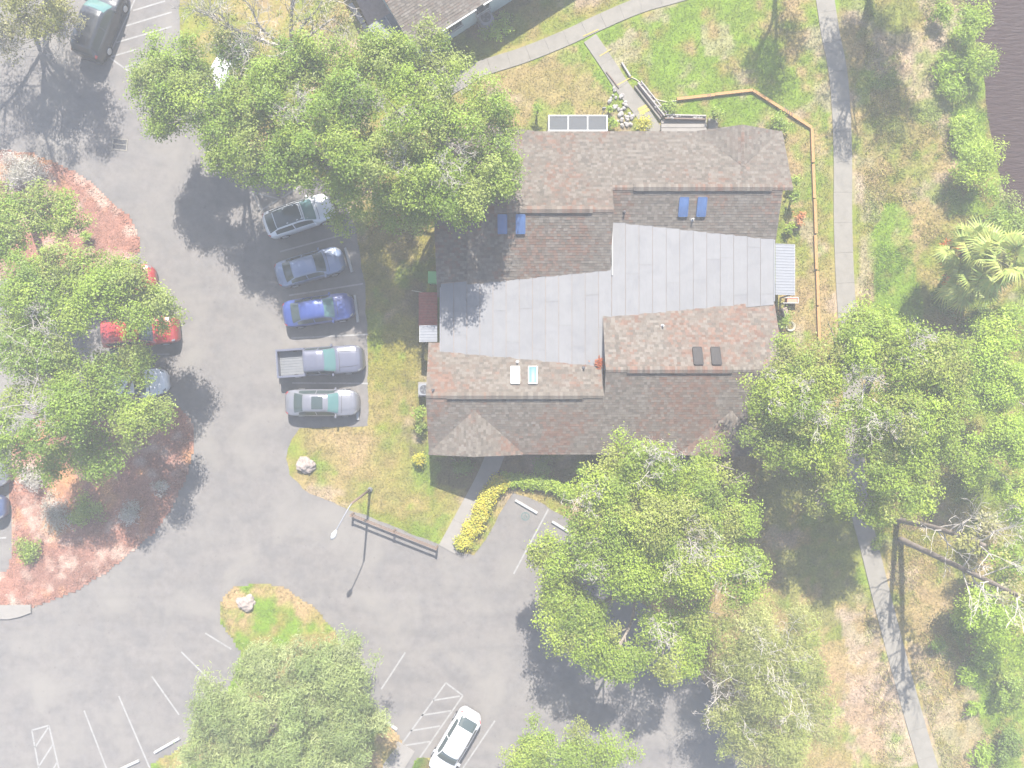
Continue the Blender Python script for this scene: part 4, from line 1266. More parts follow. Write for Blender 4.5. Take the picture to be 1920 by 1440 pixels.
# ------------------------------------------------------------------ vehicles
def vehicle(name, px, py, deg, L, Wd, style, body, label, glass='car_glass', roof=None, sunroof=False, ribs=False, cat='car'):
    x, y = P(px, py, 0.8)
    root = empty(name, (x, y, 0.015), R(deg), label, cat)
    h = L / 2; w = Wd / 2
    # stations: (x as share of half length, width, belt height, roof half width, top height)
    if style == 'sedan':
        st = [(-1.0, .50, .60, .36, .64), (-.985, .68, .80, .52, .86), (-.93, .83, .90, .64, .97), (-.85, .92, .93, .71, 1.02), (-.76, .96, .95, .74, 1.05), (-.70, .97, .96, .74, 1.08), (-.44, .99, .97, .60, 1.37), (-.25, 1.0, .97, .62, 1.44), (-.02, 1.0, .96, .63, 1.46),
              (.18, 1.0, .95, .62, 1.41), (.30, 1.0, .94, .66, 1.30), (.50, .99, .93, .78, 1.03), (.56, .98, .91, .78, .99), (.78, .95, .85, .72, .92), (.88, .87, .79, .62, .85), (.95, .72, .68, .48, .74), (.985, .56, .58, .36, .62), (1.0, .40, .52, .28, .55)]
        ws, rs, ss = (.21, .49), (-.71, -.45), (-.58, .38)
    elif style == 'hatch':
        st = [(-1.0, .54, .72, .40, .78), (-.985, .72, .90, .56, .98), (-.93, .86, 1.0, .68, 1.10), (-.86, .96, 1.0, .70, 1.20), (-.62, .98, 1.0, .64, 1.47), (-.30, 1.0, 1.0, .66, 1.56), (.0, 1.0, .99, .66, 1.57),
              (.15, 1.0, .98, .66, 1.53), (.28, 1.0, .96, .70, 1.40), (.50, .99, .94, .80, 1.07), (.56, .98, .93, .79, 1.03), (.78, .95, .88, .73, .97), (.88, .87, .82, .63, .90), (.95, .73, .72, .49, .80), (.985, .57, .62, .37, .66), (1.0, .40, .55, .28, .58)]
        ws, rs, ss = (.18, .49), (-.88, -.63), (-.72, .36)
    elif style == 'suv':
        st = [(-1.0, .74, .85, .6, .95), (-.985, .88, 1.0, .72, 1.10), (-.95, .95, 1.08, .74, 1.30), (-.84, .98, 1.1, .72, 1.68), (-.60, 1.0, 1.1, .73, 1.76), (.0, 1.0, 1.1, .73, 1.78),
              (.12, 1.0, 1.09, .72, 1.74), (.28, 1.0, 1.08, .75, 1.52), (.46, .99, 1.06, .82, 1.20), (.52, .98, 1.05, .82, 1.15), (.78, .97, 1.0, .78, 1.10), (.91, .93, .93, .70, 1.02), (.97, .86, .84, .6, .9), (1.0, .7, .62, .48, .66)]
        ws, rs, ss = (.14, .45), (-.955, -.85), (-.80, .34)
    else:  # pickup: cab and bonnet only, the bed is built apart
        st = [(-.335, .96, 1.05, .80, 1.10), (-.33, .98, 1.12, .78, 1.55), (-.31, .99, 1.12, .74, 1.76), (-.25, 1.0, 1.12, .73, 1.80), (.02, 1.0, 1.11, .73, 1.81), (.14, 1.0, 1.10, .72, 1.77), (.26, 1.0, 1.10, .76, 1.58),
              (.41, .99, 1.08, .83, 1.26), (.47, .98, 1.07, .84, 1.20), (.74, .98, 1.04, .82, 1.16), (.86, .94, 1.0, .76, 1.12), (.93, .86, .94, .66, 1.05), (.975, .72, .82, .52, .9), (1.0, .55, .66, .4, .72)]
        ws, rs, ss = (.15, .40), (-.328, -.312), (-.28, .32)
    S = np.array(st, float)
    def sec(f):
        a = [np.interp(f, S[:, 0], S[:, k]) for k in range(1, 5)]
        W_, zb, wr, zt = a[0] * w, a[1], a[2] * w, a[3]
        return [(W_ * .90, .20), (W_ * .985, .34), (W_, min(.62, zb * .8)), (W_ * .985, zb - .05), (W_ * .93, zb + .0), (wr, max(zt - .09, zb)), (wr * .82, zt - .025), (wr * .45, zt), (0, zt + .012)]
    K = 9
    def pt(f, t, side, off=0.0):
        sc_ = sec(f)
        t = min(max(t, 0), K - 1); i = min(int(t), K - 2); q = t - i
        yy = sc_[i][0] * (1 - q) + sc_[i + 1][0] * q; zz = sc_[i][1] * (1 - q) + sc_[i + 1][1] * q
        dy, dz = sc_[i + 1][0] - sc_[i][0], sc_[i + 1][1] - sc_[i][1]
        l = math.hypot(dy, dz) or 1
        return Vector((f * h, side * (yy + dz / l * off), zz - dy / l * off))
    fs_ = sorted(set([s[0] for s in st] + list(np.linspace(st[0][0], 1.0, 30))))
    mb = MB(); pts = []
    nrow = 2 * K - 1
    for f in fs_:
        pts += [pt(f, t, -1) for t in range(K)] + [pt(f, t, 1) for t in range(K - 2, -1, -1)]
    faces = []
    for i in range(len(fs_) - 1):
        for k in range(nrow - 1):
            a = i * nrow + k
            faces.append((a, a + nrow, a + nrow + 1, a + 1))
        faces.append((i * nrow, i * nrow + nrow - 1, (i + 1) * nrow + nrow - 1, (i + 1) * nrow))
    faces.append(tuple(range(nrow))); faces.append(tuple(reversed(range((len(fs_) - 1) * nrow, len(fs_) * nrow))))
    mb.add(pts, faces); bo = mb.build('body', body, root, True)
    def patch(nm, f0, f1, t0, t1, sides, m, off=.012, nf=6, nt_=5, parent=None, skew=0.0):
        for sd in sides:
            q = MB(); pp = []
            for i in range(nf + 1):
                for j in range(nt_ + 1):
                    t = t0 + (t1 - t0) * j / nt_
                    f = f0 + (f1 - f0) * i / nf + skew * (t - t0)
                    pp.append(pt(f, t, sd, off))
            ff = [(i * (nt_ + 1) + j, (i + 1) * (nt_ + 1) + j, (i + 1) * (nt_ + 1) + j + 1, i * (nt_ + 1) + j + 1) for i in range(nf) for j in range(nt_)]
            if sd < 0: ff = [f[::-1] for f in ff]
            q.add(pp, [f[::-1] for f in ff]); q.build(nm, m, parent or root, True)
    def across(nm, f0, f1, t0, m, off=.012, nf=6, bow=0.0, half=None):
        q = MB(); pp = []
        ts = list(np.linspace(t0, K - 1, 6))
        row = [(t, -1) for t in ts] + [(t, 1) for t in ts[-2::-1]]
        for i in range(nf + 1):
            for j, (t, sd) in enumerate(row):
                u = abs(j - (len(row) - 1) / 2) / ((len(row) - 1) / 2)
                pp.append(pt(f0 + (f1 - f0) * i / nf + bow * (1 - u * u), t, sd, off))
        nr = len(row)
        q.add(pp, [(i * nr + j, (i + 1) * nr + j, (i + 1) * nr + j + 1, i * nr + j + 1) for i in range(nf) for j in range(nr - 1)])
        return q.build(nm, m, root, True)
    across('windscreen', ws[0], ws[1] - .03, 5.1, M[glass], bow=.03)
    across('rear_window', rs[0], rs[1], 5.15, M['car_glass'], bow=-.012)
    mid = (ss[0] + ss[1]) / 2
    patch('side_window', ss[0], mid - .015, 4.12, 4.86, (-1, 1), M['car_glass'])
    patch('side_window', mid + .015, ss[1], 4.12, 4.86, (-1, 1), M['car_glass'])
    if roof is not None: across('roof_panel', rs[1] + .015, ws[0] - .01, 5.35, roof, off=.010)
    if sunroof: across('sunroof', -.20, .10, 6.2, M['car_glass'], off=.012)
    if style != 'pickup':
        patch('tail_light', -.975, -.90, 3.3, 4.4, (-1, 1), M['tail'], .014, 3, 3)
    patch('headlight', .88, .955, 3.3, 4.5, (-1, 1), M['head'], .014, 3, 3)
    across('bonnet_seam', ws[1] + .05, ws[1] + .062, 5.0, M['trim'], off=.008, nf=1, bow=.02)
    patch('bonnet_crease', ws[1] + .08, .9, 6.4, 6.5, (-1, 1), M['trim'] if style == 'pickup' else body, .012, 6, 1)
    gr = MB(); gr.box((h * .965, 0, .46), (.10, Wd * .42, .18)); gr.build('grille', M['trim'], root)
    if ribs:
        for k in range(5):
            rb = MB(); yk = (k - 2) * .2 * w
            rb.tube([pt(rs[1] + .05, 8, 1) + Vector((0, yk, .01)), pt(0, 8, 1) + Vector((0, yk, .012)), pt(ws[0] - .03, 8, 1) + Vector((0, yk, .01))], .018, 6); rb.build('roof_rib', body, root)
    for sd in (-1, 1):
        mr = MB(); c = pt(ws[1] - .09, 4.2, sd); c.y += sd * .11
        mr.box(c, (.12, .20, .13), taper=.25); mr.build('wing_mirror', body, root)
        for f in (-.60, .60):
            wh = empty('wheel', (f * h, sd * (w - .10), .33)); wh.parent = root
            t = MB(); t.tube([(0, -.11, 0), (0, -.095, 0), (0, .095, 0), (0, .11, 0)], [.27, .33, .33, .27], 20); t.build('tyre', M['tyre'], wh)
            ri = MB(); ri.tube([(0, sd * .10, 0), (0, sd * .125, 0)], [.21, .19], 14); ri.build('rim', M['rim'], wh)
    if style == 'pickup':
        x0, x1 = -h, -.34 * h
        def bx(nm, c, s, m=body):
            q = MB(); q.box(c, s); return q.build(nm, m, root)
        bx('bed_side', ((x0 + x1) / 2, w * .93, .80), (x1 - x0, .12, .62)); bx('bed_side', ((x0 + x1) / 2, -w * .93, .80), (x1 - x0, .12, .62))
        bx('tailgate', (x0 + .05, 0, .80), (.10, w * 1.72, .60)); bx('bed_front', (x1 - .05, 0, .84), (.06, w * 1.72, .55))
        fl = bx('bed_floor', ((x0 + x1) / 2, 0, .60), (x1 - x0 - .2, w * 1.73, .06), M['grey_metal'])
        for k in range(9):
            q = MB(); q.box(((x0 + x1) / 2, (k - 4) * w * .19, .64), (x1 - x0 - .24, .06, .03)); q.build('floor_rib', M['grey_metal'], fl)
        for sd in (-1, 1):
            q = MB(); q.box((x0 - .01, sd * w * .88, .85), (.05, .12, .3)); q.build('tail_light', M['tail'], root)
        q = MB(); q.box((x0 - .10, 0, .48), (.16, w * 1.7, .16)); q.build('rear_bumper', M['rim'], root)
    return root
PA = {'white': paint('car_white', (.44, .445, .46), 0.0, .35), 'greyblue': paint('car_greyblue', (.10, .13, .20), .2), 'blue': paint('car_blue', (.025, .045, .165), .2), 'truck': paint('car_slate', (.085, .088, .115), .2),
      'silver': paint('car_silver', (.135, .135, .15), .3), 'black': paint('car_black', (.022, .024, .028), .2), 'red': paint('car_red', (.25, .025, .022), .1), 'darkblue': paint('car_darkblue', (.05, .07, .14), .3)}
vehicle('parked_car', 560, 404, 19, 4.35, 1.72, 'hatch', PA['white'], 'white hatchback with black glass roof, nose under the oak', 'car_glass_teal', roof=M['car_glass'])
vehicle('parked_car', 580, 500, 16, 4.25, 1.66, 'sedan', PA['greyblue'], 'grey-blue sedan between the white hatchback and the blue car')
vehicle('parked_car', 596, 581, 8.5, 4.35, 1.70, 'sedan', PA['blue'], 'deep blue sedan parked above the grey pickup truck', 'car_glass_teal')
vehicle('pickup_truck', 601, 677, 4, 5.25, 1.74, 'pickup', PA['truck'], 'slate grey pickup truck with empty open bed', 'car_glass_teal', cat='truck')
vehicle('parked_car', 603, 755, 0, 4.50, 1.66, 'sedan', PA['silver'], 'silver sedan with dark sunroof, lowest of the parked row', 'car_glass_teal', sunroof=True)
vehicle('parked_car', 852, 1395, -120.5, 4.35, 1.62, 'hatch', PA['white'], 'white car beside the hatched bay at the bottom edge')
vehicle('parked_suv', 186, 40, 69.5, 4.7, 1.85, 'suv', PA['black'], 'black utility vehicle beside the hatched bay at the top left', cat='car', glass='car_glass_teal')
vehicle('parked_suv', 262, 622, 5, 4.5, 1.72, 'suv', PA['red'], 'red ribbed-roof utility vehicle half hidden under the left trees', ribs=True, cat='car')
vehicle('parked_car', 222, 526, 8, 4.3, 1.7, 'sedan', PA['red'], 'red sedan nearly hidden under the leaves by the mulch bed', cat='car')
vehicle('parked_car', 244, 722, 8, 4.4, 1.7, 'sedan', PA['white'], 'white sedan poking out below the left trees above the mulch bed')
vehicle('parked_car', 424, 134, 62, 4.3, 1.7, 'hatch', PA['white'], 'white car showing through a gap in the oak crown')
vehicle('parked_car', -56, 892, 4, 4.4, 1.7, 'sedan', PA['silver'], 'silver car whose nose just enters at the left edge')
vehicle('parked_car', -62, 956, 4, 4.4, 1.7, 'sedan', PA['darkblue'], 'dark blue car whose nose just enters at the left edge')
#--VEGETATION--

# ------------------------------------------------------------------ trees and plants
GREENS = {'oak': [(.14, .21, .022), (.168, .24, .025), (.112, .18, .02), (.205, .265, .036), (.195, .225, .055)],
          'oak2': [(.20, .21, .05), (.155, .22, .022), (.19, .26, .026), (.125, .185, .02), (.23, .29, .034)],
          'lime': [(.18, .265, .02), (.22, .30, .026), (.15, .225, .02), (.26, .33, .04)],
          'grey': [(.165, .21, .065), (.20, .24, .08), (.14, .185, .055), (.24, .265, .11)],
          'wisp': [(.20, .225, .055), (.24, .25, .075), (.17, .205, .04), (.265, .265, .10)],
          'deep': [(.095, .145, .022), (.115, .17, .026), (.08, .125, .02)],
          'sparse': [(.19, .20, .04), (.22, .215, .06), (.23, .215, .11)],
          'yellow': [(.40, .34, .03), (.33, .31, .035), (.25, .28, .035), (.46, .38, .05)],
          'bright': [(.19, .28, .025), (.22, .31, .03), (.165, .245, .02)],
          'greytwig': [(.38, .355, .32), (.32, .30, .27), (.26, .25, .19)],
          'orange': [(.40, .13, .05), (.34, .16, .06)]}

GREENS = {k: [tuple(min(x * 1.08, .5) for x in c) for c in v] for k, v in GREENS.items()}

def leaves(lobes, per_m2, size, palette, rng, slim=0.5, droop=0.0, fill=0.35):
    """leaf faces spread through a list of (centre, radius, flat) lobes"""
    V, Cc = [], []
    pal = np.array(palette)
    for (c, r, flat) in lobes:
        n = int(per_m2 * r * r * 4.6)
        if n < 4: continue
        base = pal[rng.integers(len(pal))] * rng.uniform(.88, 1.12)
        d = rng.normal(size=(n, 3)); d /= np.linalg.norm(d, axis=1)[:, None]
        d[:, 2] = np.where(d[:, 2] < -0.25, -d[:, 2] * .8, d[:, 2])
        # twig clumps: leaves gather round points of the lobe's shell
        nc = max(3, int(r * r * 9))
        cd_ = rng.normal(size=(nc, 3)); cd_ /= np.linalg.norm(cd_, axis=1)[:, None]; cd_[:, 2] = np.where(cd_[:, 2] < -.3, -cd_[:, 2], cd_[:, 2])
        crad = rng.uniform(.62, 1.06, nc)
        pick = rng.integers(nc, size=n)
        clump = cd_[pick] * crad[pick][:, None]
        loose = d * (rng.uniform(fill, 1.0, n)[:, None] ** .6)
        t = (rng.random(n) < .78)[:, None]
        q = np.where(t, clump + rng.normal(size=(n, 3)) * (.20 / max(r, .4) * .8 + .06), loose)
        q = q * r; q[:, 2] *= flat
        ctr = q + np.array(c)
        nrm = q / (np.linalg.norm(q, axis=1)[:, None] + 1e-6) * .6 + rng.normal(size=(n, 3)) * .5 + np.array([0, .25, .75])
        nrm /= np.linalg.norm(nrm, axis=1)[:, None]
        a = np.cross(nrm, rng.normal(size=(n, 3))); a /= np.linalg.norm(a, axis=1)[:, None] + 1e-6
        a[:, 2] -= droop; a /= np.linalg.norm(a, axis=1)[:, None]
        b = np.cross(nrm, a)
        s = size * rng.uniform(.65, 1.35, n)[:, None]
        a = a * s; b = b * s * slim
        V.append(np.stack([ctr - a, ctr + b - a * .1, ctr + a, ctr - b - a * .1], 1).reshape(-1, 3))
        cl = base[None] * rng.uniform(.78, 1.25, n)[:, None]
        clv = rng.uniform(.85, 1.18, nc)[pick][:, None]
        other = pal[rng.integers(len(pal), size=n)]
        cl = (cl * .65 + other * .35) * clv
        Cc.append(cl)
    return np.concatenate(V), np.concatenate(Cc)

def branching(mb, p, d, L, r, depth, spread=0.6, rng=random, minr=0.008, up=0.15, sides=5):
    d = d.normalized()
    n = 3
    pts, rr = [p.copy()], [r]
    q = p.copy(); dd = d.copy()
    for i in range(n):
        dd = (dd + Vector((rng.gauss(0, .13), rng.gauss(0, .13), rng.gauss(0, .10) + up * .15))).normalized()
        q = q + dd * (L / n)
        pts.append(q.copy()); rr.append(max(minr, r * (1 - .45 * (i + 1) / n)))
    mb.tube(pts, rr, sides if r > .03 else 3, caps=False)
    if depth <= 0: return
    for k in range(rng.choice((2, 3))):
        ax = Vector((rng.gauss(0, 1), rng.gauss(0, 1), rng.gauss(0, .5) + up)).normalized()
        nd = (dd * (1 - spread * .5) + ax * spread).normalized()
        st = pts[rng.choice((2, 3, 3))]
        branching(mb, st, nd, L * rng.uniform(.55, .8), r * .52, depth - 1, spread, rng, minr, up, sides)

def tree(name, trunk_px, blobs, label, pal='oak', leaf=0.066, dens=205, lobe=(0.55, 1.35), bark='bark', group=None, slim=0.5, droop=0.0, dead=(), seed=1, gap=0.66, trunk_r=0.24, cat='tree', fix=False):
    """blobs: (px, py, r_px, z) of the crown as seen; dead: (px, py, r_px, z) patches of bare grey twigs"""
    rng = np.random.default_rng(seed); rnd = random.Random(seed)
    ws_ = [(P3(b[0], b[1], b[3]), b[2]) for b in blobs]
    tw_ = sum(w for _, w in ws_)
    tx, ty = sum(p.x * w for p, w in ws_) / tw_ + rng.normal() * .3, sum(p.y * w for p, w in ws_) / tw_ + rng.normal() * .3
    if fix: tx, ty = P(*trunk_px)
    tz = float(ground_z(np.array([tx]), np.array([ty]))[0]) - .05
    root = empty(name, (tx, ty, tz), 0, label, cat, group)
    o = Vector((tx, ty, tz))
    B = []
    for (px, py, rp, z) in blobs:
        r = rp * (CAM_H - z) / FPX
        B.append((P3(px, py, z) - o, r))
    zmin = min(b[0].z - b[1] * .5 for b in B)
    lobes = []
    for c, r in B:
        # lobes cover the upper shell of the blob
        n = max(4, int(3.3 * (r / np.mean(lobe)) ** 2 * 1.25))
        for i in range(n):
            u = rng.random(); th = rng.uniform(0, 2 * math.pi)
            rho = r * math.sqrt(u) * .96
            zz = math.sqrt(max(0, 1 - (rho / r) ** 2)) * r * .75 * rng.uniform(.15, 1.15) - .30 * r * (1 if rng.random() < .35 else 0)
            lr = rng.uniform(*lobe) * (1 - .25 * (rho / r))
            if rng.random() > gap: continue
            k = max(0.0, 1 - lr * .55 / r)
            lobes.append((c + Vector((rho * k * math.cos(th), rho * k * math.sin(th), zz - lr * .3)), lr, .72))
    V, Cc = leaves([(tuple(c), r, f) for c, r, f in lobes], dens, leaf, GREENS[pal], rng, slim, droop)
    cr = fast_mesh('crown', V, 4, Cc, M['leaf'], root)
    mb = MB()
    ctr = sum((b[0] * b[1] for b in B), Vector()) / sum(b[1] for b in B)
    fork = Vector((ctr.x * .22, ctr.y * .22, max(1.2, zmin * .55)))
    mb.tube([Vector((0, 0, -.1)), Vector((fork.x * .3, fork.y * .3, fork.z * .45)), fork], [trunk_r * 1.25, trunk_r, trunk_r * .85], 9)
    mb.build('trunk', M[bark], root, True)
    lb = MB()
    for c, r in B:
        m_ = fork.lerp(c, .5) + Vector((rnd.gauss(0, .3), rnd.gauss(0, .3), .35))
        pts = smooth_open([tuple(fork), tuple(m_), tuple(c - Vector((0, 0, r * .15)))], 4)
        lb.tube(pts, list(np.linspace(trunk_r * .55, .05, len(pts))), 6)
        for k in range(4):
            a = rnd.uniform(0, 6.28); e = c + Vector((math.cos(a) * r * .75, math.sin(a) * r * .75, r * rnd.uniform(-.05, .3)))
            s0 = Vector(pts[rnd.choice((5, 6, 7))])
            lb.tube([s0, s0.lerp(e, .5) + Vector((0, 0, .15)), e], [.06, .04, .015], 4, caps=False)
    lb.build('limbs', M[bark], root, True)
    for (px, py, rp, z) in dead:
        r = rp * (CAM_H - z) / FPX
        tw = MB(); c = P3(px, py, z) - o
        for k in range(6):
            a = rnd.uniform(0, 6.28)
            branching(tw, c + Vector((rnd.gauss(0, r * .3), rnd.gauss(0, r * .3), -r * .35)), Vector((math.cos(a), math.sin(a), .4)), r * .6, .026, 4, .8, rnd, .008, .2, 4)
        tw.build('bare_twigs', M['bark_pale'], root)['kind'] = 'stuff'
    return root

OAKG = 'broadleaf trees around the lot'
tree('oak_tree', (420, 215), [(330, 108, 62, 6), (306, 170, 55, 6), (375, 215, 80, 6.6), (300, 232, 40, 5.2), (430, 280, 60, 6.2), (386, 146, 36, 5.5), (458, 112, 38, 6), (430, 88, 26, 5.5), (460, 205, 60, 6.8)],
     'broad green oak between the black vehicle and the white hatchback, west of its neighbours', 'oak', seed=21, dead=((470, 60, 60, 7),))
tree('oak_tree', (575, 235), [(520, 185, 80, 7.4), (600, 125, 80, 7.8), (600, 250, 90, 8.2), (505, 290, 65, 7.2), (560, 318, 52, 7), (660, 180, 70, 8), (470, 318, 34, 6), (650, 345, 44, 6.6), (650, 410, 24, 5)],
     'dense green oak overhanging the white hatchback', 'oak', seed=22, dead=((560, 205, 36, 9.2), (660, 190, 30, 9)))
tree('oak_tree', (790, 255), [(725, 125, 72, 7.8), (800, 110, 58, 7.2), (760, 225, 90, 8.6), (870, 190, 85, 8), (925, 225, 48, 7), (705, 320, 76, 7.6), (800, 325, 82, 7.6), (905, 315, 66, 7.2), (852, 366, 60, 8.2), (720, 395, 45, 5.8), (775, 385, 45, 6), (945, 345, 36, 6.6)],
     'large green oak spreading over the north-west corner of the villa', 'oak', seed=23, dead=((755, 300, 40, 9), (860, 330, 46, 9), (690, 180, 30, 9.4), (835, 170, 26, 9)))
tree('thin_tree', (60, 40), [(45, 25, 66, 4), (108, 52, 42, 3.6), (18, 78, 36, 3.6), (120, 18, 36, 4)], 'thin yellowish tree in the top left corner over the black vehicle', 'sparse', seed=24, dens=120, dead=((60, 70, 50, 4.4), (120, 70, 30, 4)), gap=.6, fix=True, trunk_r=.15)
tree('oak_tree', (62, 405), [(62, 388, 60, 5.6), (122, 398, 44, 5.4), (28, 440, 58, 6.2), (10, 380, 40, 6)], 'green oak beside the upper mulch bed at the left edge', 'oak', seed=25, fix=True)
tree('oak_tree', (165, 570), [(70, 545, 72, 7), (150, 515, 60, 6.6), (212, 545, 66, 7), (262, 570, 62, 6.4), (304, 588, 34, 5.6), (60, 600, 55, 7), (140, 592, 46, 7.4), (225, 510, 36, 6)],
     'spreading green oak over the two red vehicles', 'oak', seed=26, dead=((60, 610, 34, 8.4),))
tree('oak_tree', (140, 735), [(45, 655, 58, 7), (120, 690, 62, 7), (196, 690, 44, 6), (262, 682, 30, 5.2), (185, 735, 46, 6), (150, 760, 72, 7), (55, 785, 72, 7), (236, 795, 52, 6), (190, 850, 48, 5.4), (20, 850, 38, 6), (105, 862, 30, 5), (285, 780, 34, 5)],
     'green oak between the white sedan and the lower mulch bed', 'oak', seed=27, dead=((35, 715, 75, 8.4), (80, 765, 40, 8.4)), gap=.74)
tree('willow_like_tree', (530, 1385), [(430, 1330, 78, 5.4), (540, 1255, 74, 5.8), (640, 1262, 74, 5.6), (655, 1350, 66, 5.6), (520, 1370, 110, 6.6), (395, 1395, 66, 5), (600, 1420, 92, 6), (480, 1440, 80, 5.6), (480, 1260, 50, 5)],
     'round grey-green willow-like tree on the grass island at the bottom', 'grey', leaf=.11, dens=190, slim=.18, droop=.25, seed=28, lobe=(.6, 1.15), gap=.9)
tree('oak_tree', (1225, 965), [(1170, 848, 50, 7.2), (1225, 880, 68, 7.6), (1130, 945, 72, 7.6), (1300, 955, 80, 7.8), (1050, 1040, 60, 6.6), (1110, 1040, 70, 7.2), (1210, 985, 80, 8.2), (1370, 985, 56, 7), (1180, 915, 50, 7)],
     'big light green tree between the villa and the accessible bay', 'oak2', seed=29, dead=((1225, 870, 42, 9), (1300, 1010, 48, 9), (1100, 935, 32, 8.8)))
tree('oak_tree', (1190, 1120), [(1200, 1060, 80, 8), (1290, 1065, 80, 8), (1385, 1075, 56, 7), (1045, 1110, 40, 5.6), (1080, 1180, 70, 6.6), (1160, 1215, 62, 6.6), (1255, 1200, 78, 6.6), (1310, 1150, 50, 7), (1040, 1165, 36, 6)],
     'light green tree whose shadow covers the lot at the bottom right', 'oak2', seed=30, dead=((1110, 1055, 36, 8.4), (1320, 1085, 66, 9), (1235, 1185, 28, 8)))
tree('oak_tree', (1345, 890), [(1345, 870, 44, 6), (1310, 900, 40, 6), (1380, 905, 34, 5.6)], 'small light green tree close to the south eave of the villa', 'oak2', seed=31)
tree('wispy_tree', (1420, 1260), [(1395, 1165, 70, 6.4), (1430, 1260, 84, 6.4), (1375, 1325, 56, 5), (1490, 1205, 74, 6), (1450, 1365, 74, 5.4), (1520, 1290, 58, 5), (1400, 1240, 56, 6.6), (1520, 1350, 44, 4.4), (1390, 1400, 44, 4.6)],
     'wispy olive tree with see-through crown left of the lower footpath', 'wisp', leaf=.085, dens=190, slim=.20, seed=32, dead=((1420, 1245, 70, 7.6), (1385, 1320, 46, 6.4), (1480, 1300, 46, 7)), gap=.85)
tree('oak_tree', (1075, 1500), [(1000, 1405, 46, 3.6), (1085, 1385, 42, 3.6), (1140, 1410, 42, 3.6), (1060, 1445, 62, 4), (985, 1440, 40, 3.6)], 'leafy tree cut by the bottom edge in the tree shadow', 'oak2', seed=33, fix=True)
tree('oak_tree', (1530, 755), [(1495, 690, 62, 7.2), (1580, 640, 66, 7.4), (1462, 755, 66, 7), (1445, 815, 56, 6.6), (1545, 755, 82, 8), (1535, 845, 66, 7.4), (1560, 920, 52, 7), (1500, 855, 40, 7), (1600, 600, 40, 6.6)],
     'light green tree over the footpath beside the villa east gable', 'oak2', seed=34, dead=((1480, 735, 34, 8.6), (1545, 770, 44, 9.2)), gap=.62)
tree('oak_tree', (1670, 770), [(1655, 670, 84, 8.4), (1740, 690, 76, 8), (1765, 775, 66, 7.8), (1685, 780, 80, 8.6), (1650, 870, 70, 7.8), (1690, 925, 58, 7.4), (1640, 950, 40, 6.8), (1775, 850, 42, 7), (1630, 620, 44, 7), (1710, 860, 50, 7.6)],
     'largest light green tree east of the footpath below the fan palm', 'oak2', seed=35, dead=((1625, 755, 52, 9.4), (1720, 650, 36, 9.6), (1690, 800, 34, 9.6)), gap=.62)
tree('oak_tree', (1870, 690), [(1885, 612, 58, 3.6), (1855, 680, 60, 4.2), (1905, 745, 62, 4.2), (1840, 735, 40, 3.6)], 'yellow-green tree at the right edge just below the fan palm', 'lime', seed=36)
tree('oak_tree', (1870, 870), [(1865, 840, 66, 4), (1905, 930, 56, 3.6), (1830, 880, 38, 3.4), (1885, 800, 50, 4)], 'yellow-green tree at the right edge above the leaning trunks', 'lime', seed=37, dead=((1890, 985, 46, 4.2),))
tree('oak_tree', (1870, 1110), [(1888, 1060, 52, 3.4), (1866, 1135, 50, 3.2), (1905, 1190, 46, 3), (1838, 1125, 34, 2.6)], 'yellow-green tree at the right edge below the leaning trunks', 'lime', seed=38)
# two leaning bare trees at the right
def leaning(name, a, b, ztop, label, seed):
    rnd = random.Random(seed)
    x, y = P(*a); root = empty(name, (x, y, 0), 0, label, 'tree'); o = Vector((x, y, 0))
    e = P3(*b, ztop) - o
    mid = e * .5 + Vector((rnd.gauss(0, .15), rnd.gauss(0, .15), 0))
    pts = smooth_open([(0, 0, -.1), tuple(mid), tuple(e)], 8)
    mb = MB(); mb.tube(pts, list(np.linspace(.20, .10, len(pts))), 9); mb.build('trunk', M['bark_dark'], root, True)
    tw = MB()
    for k in range(9):
        s0 = Vector(pts[rnd.randrange(8, len(pts))]); a_ = rnd.uniform(0, 6.28)
        branching(tw, s0, Vector((math.cos(a_), math.sin(a_), .8)), 1.3, .045, 3, .6, rnd, .012, .3, 5)
    tw.build('bare_branches', M['bark_pale'], root)
    lob = [(e + Vector((rnd.gauss(0, .9), rnd.gauss(0, .9), rnd.gauss(0, .4))), rnd.uniform(.35, .6), .7) for _ in range(7)]
    V, Cc = leaves([(tuple(c), r, f) for c, r, f in lob], 55, .10, GREENS['sparse'], np.random.default_rng(seed))
    fast_mesh('crown', V, 4, Cc, M['leaf'], root)
leaning('bare_tree', (1681, 975), (1846, 1022), 8.2, 'upper of two dark leaning trunks with bare pale twigs at the right', 51)
leaning('bare_tree', (1688, 1011), (1912, 1118), 9.4, 'lower of two dark leaning trunks reaching the right edge', 52)
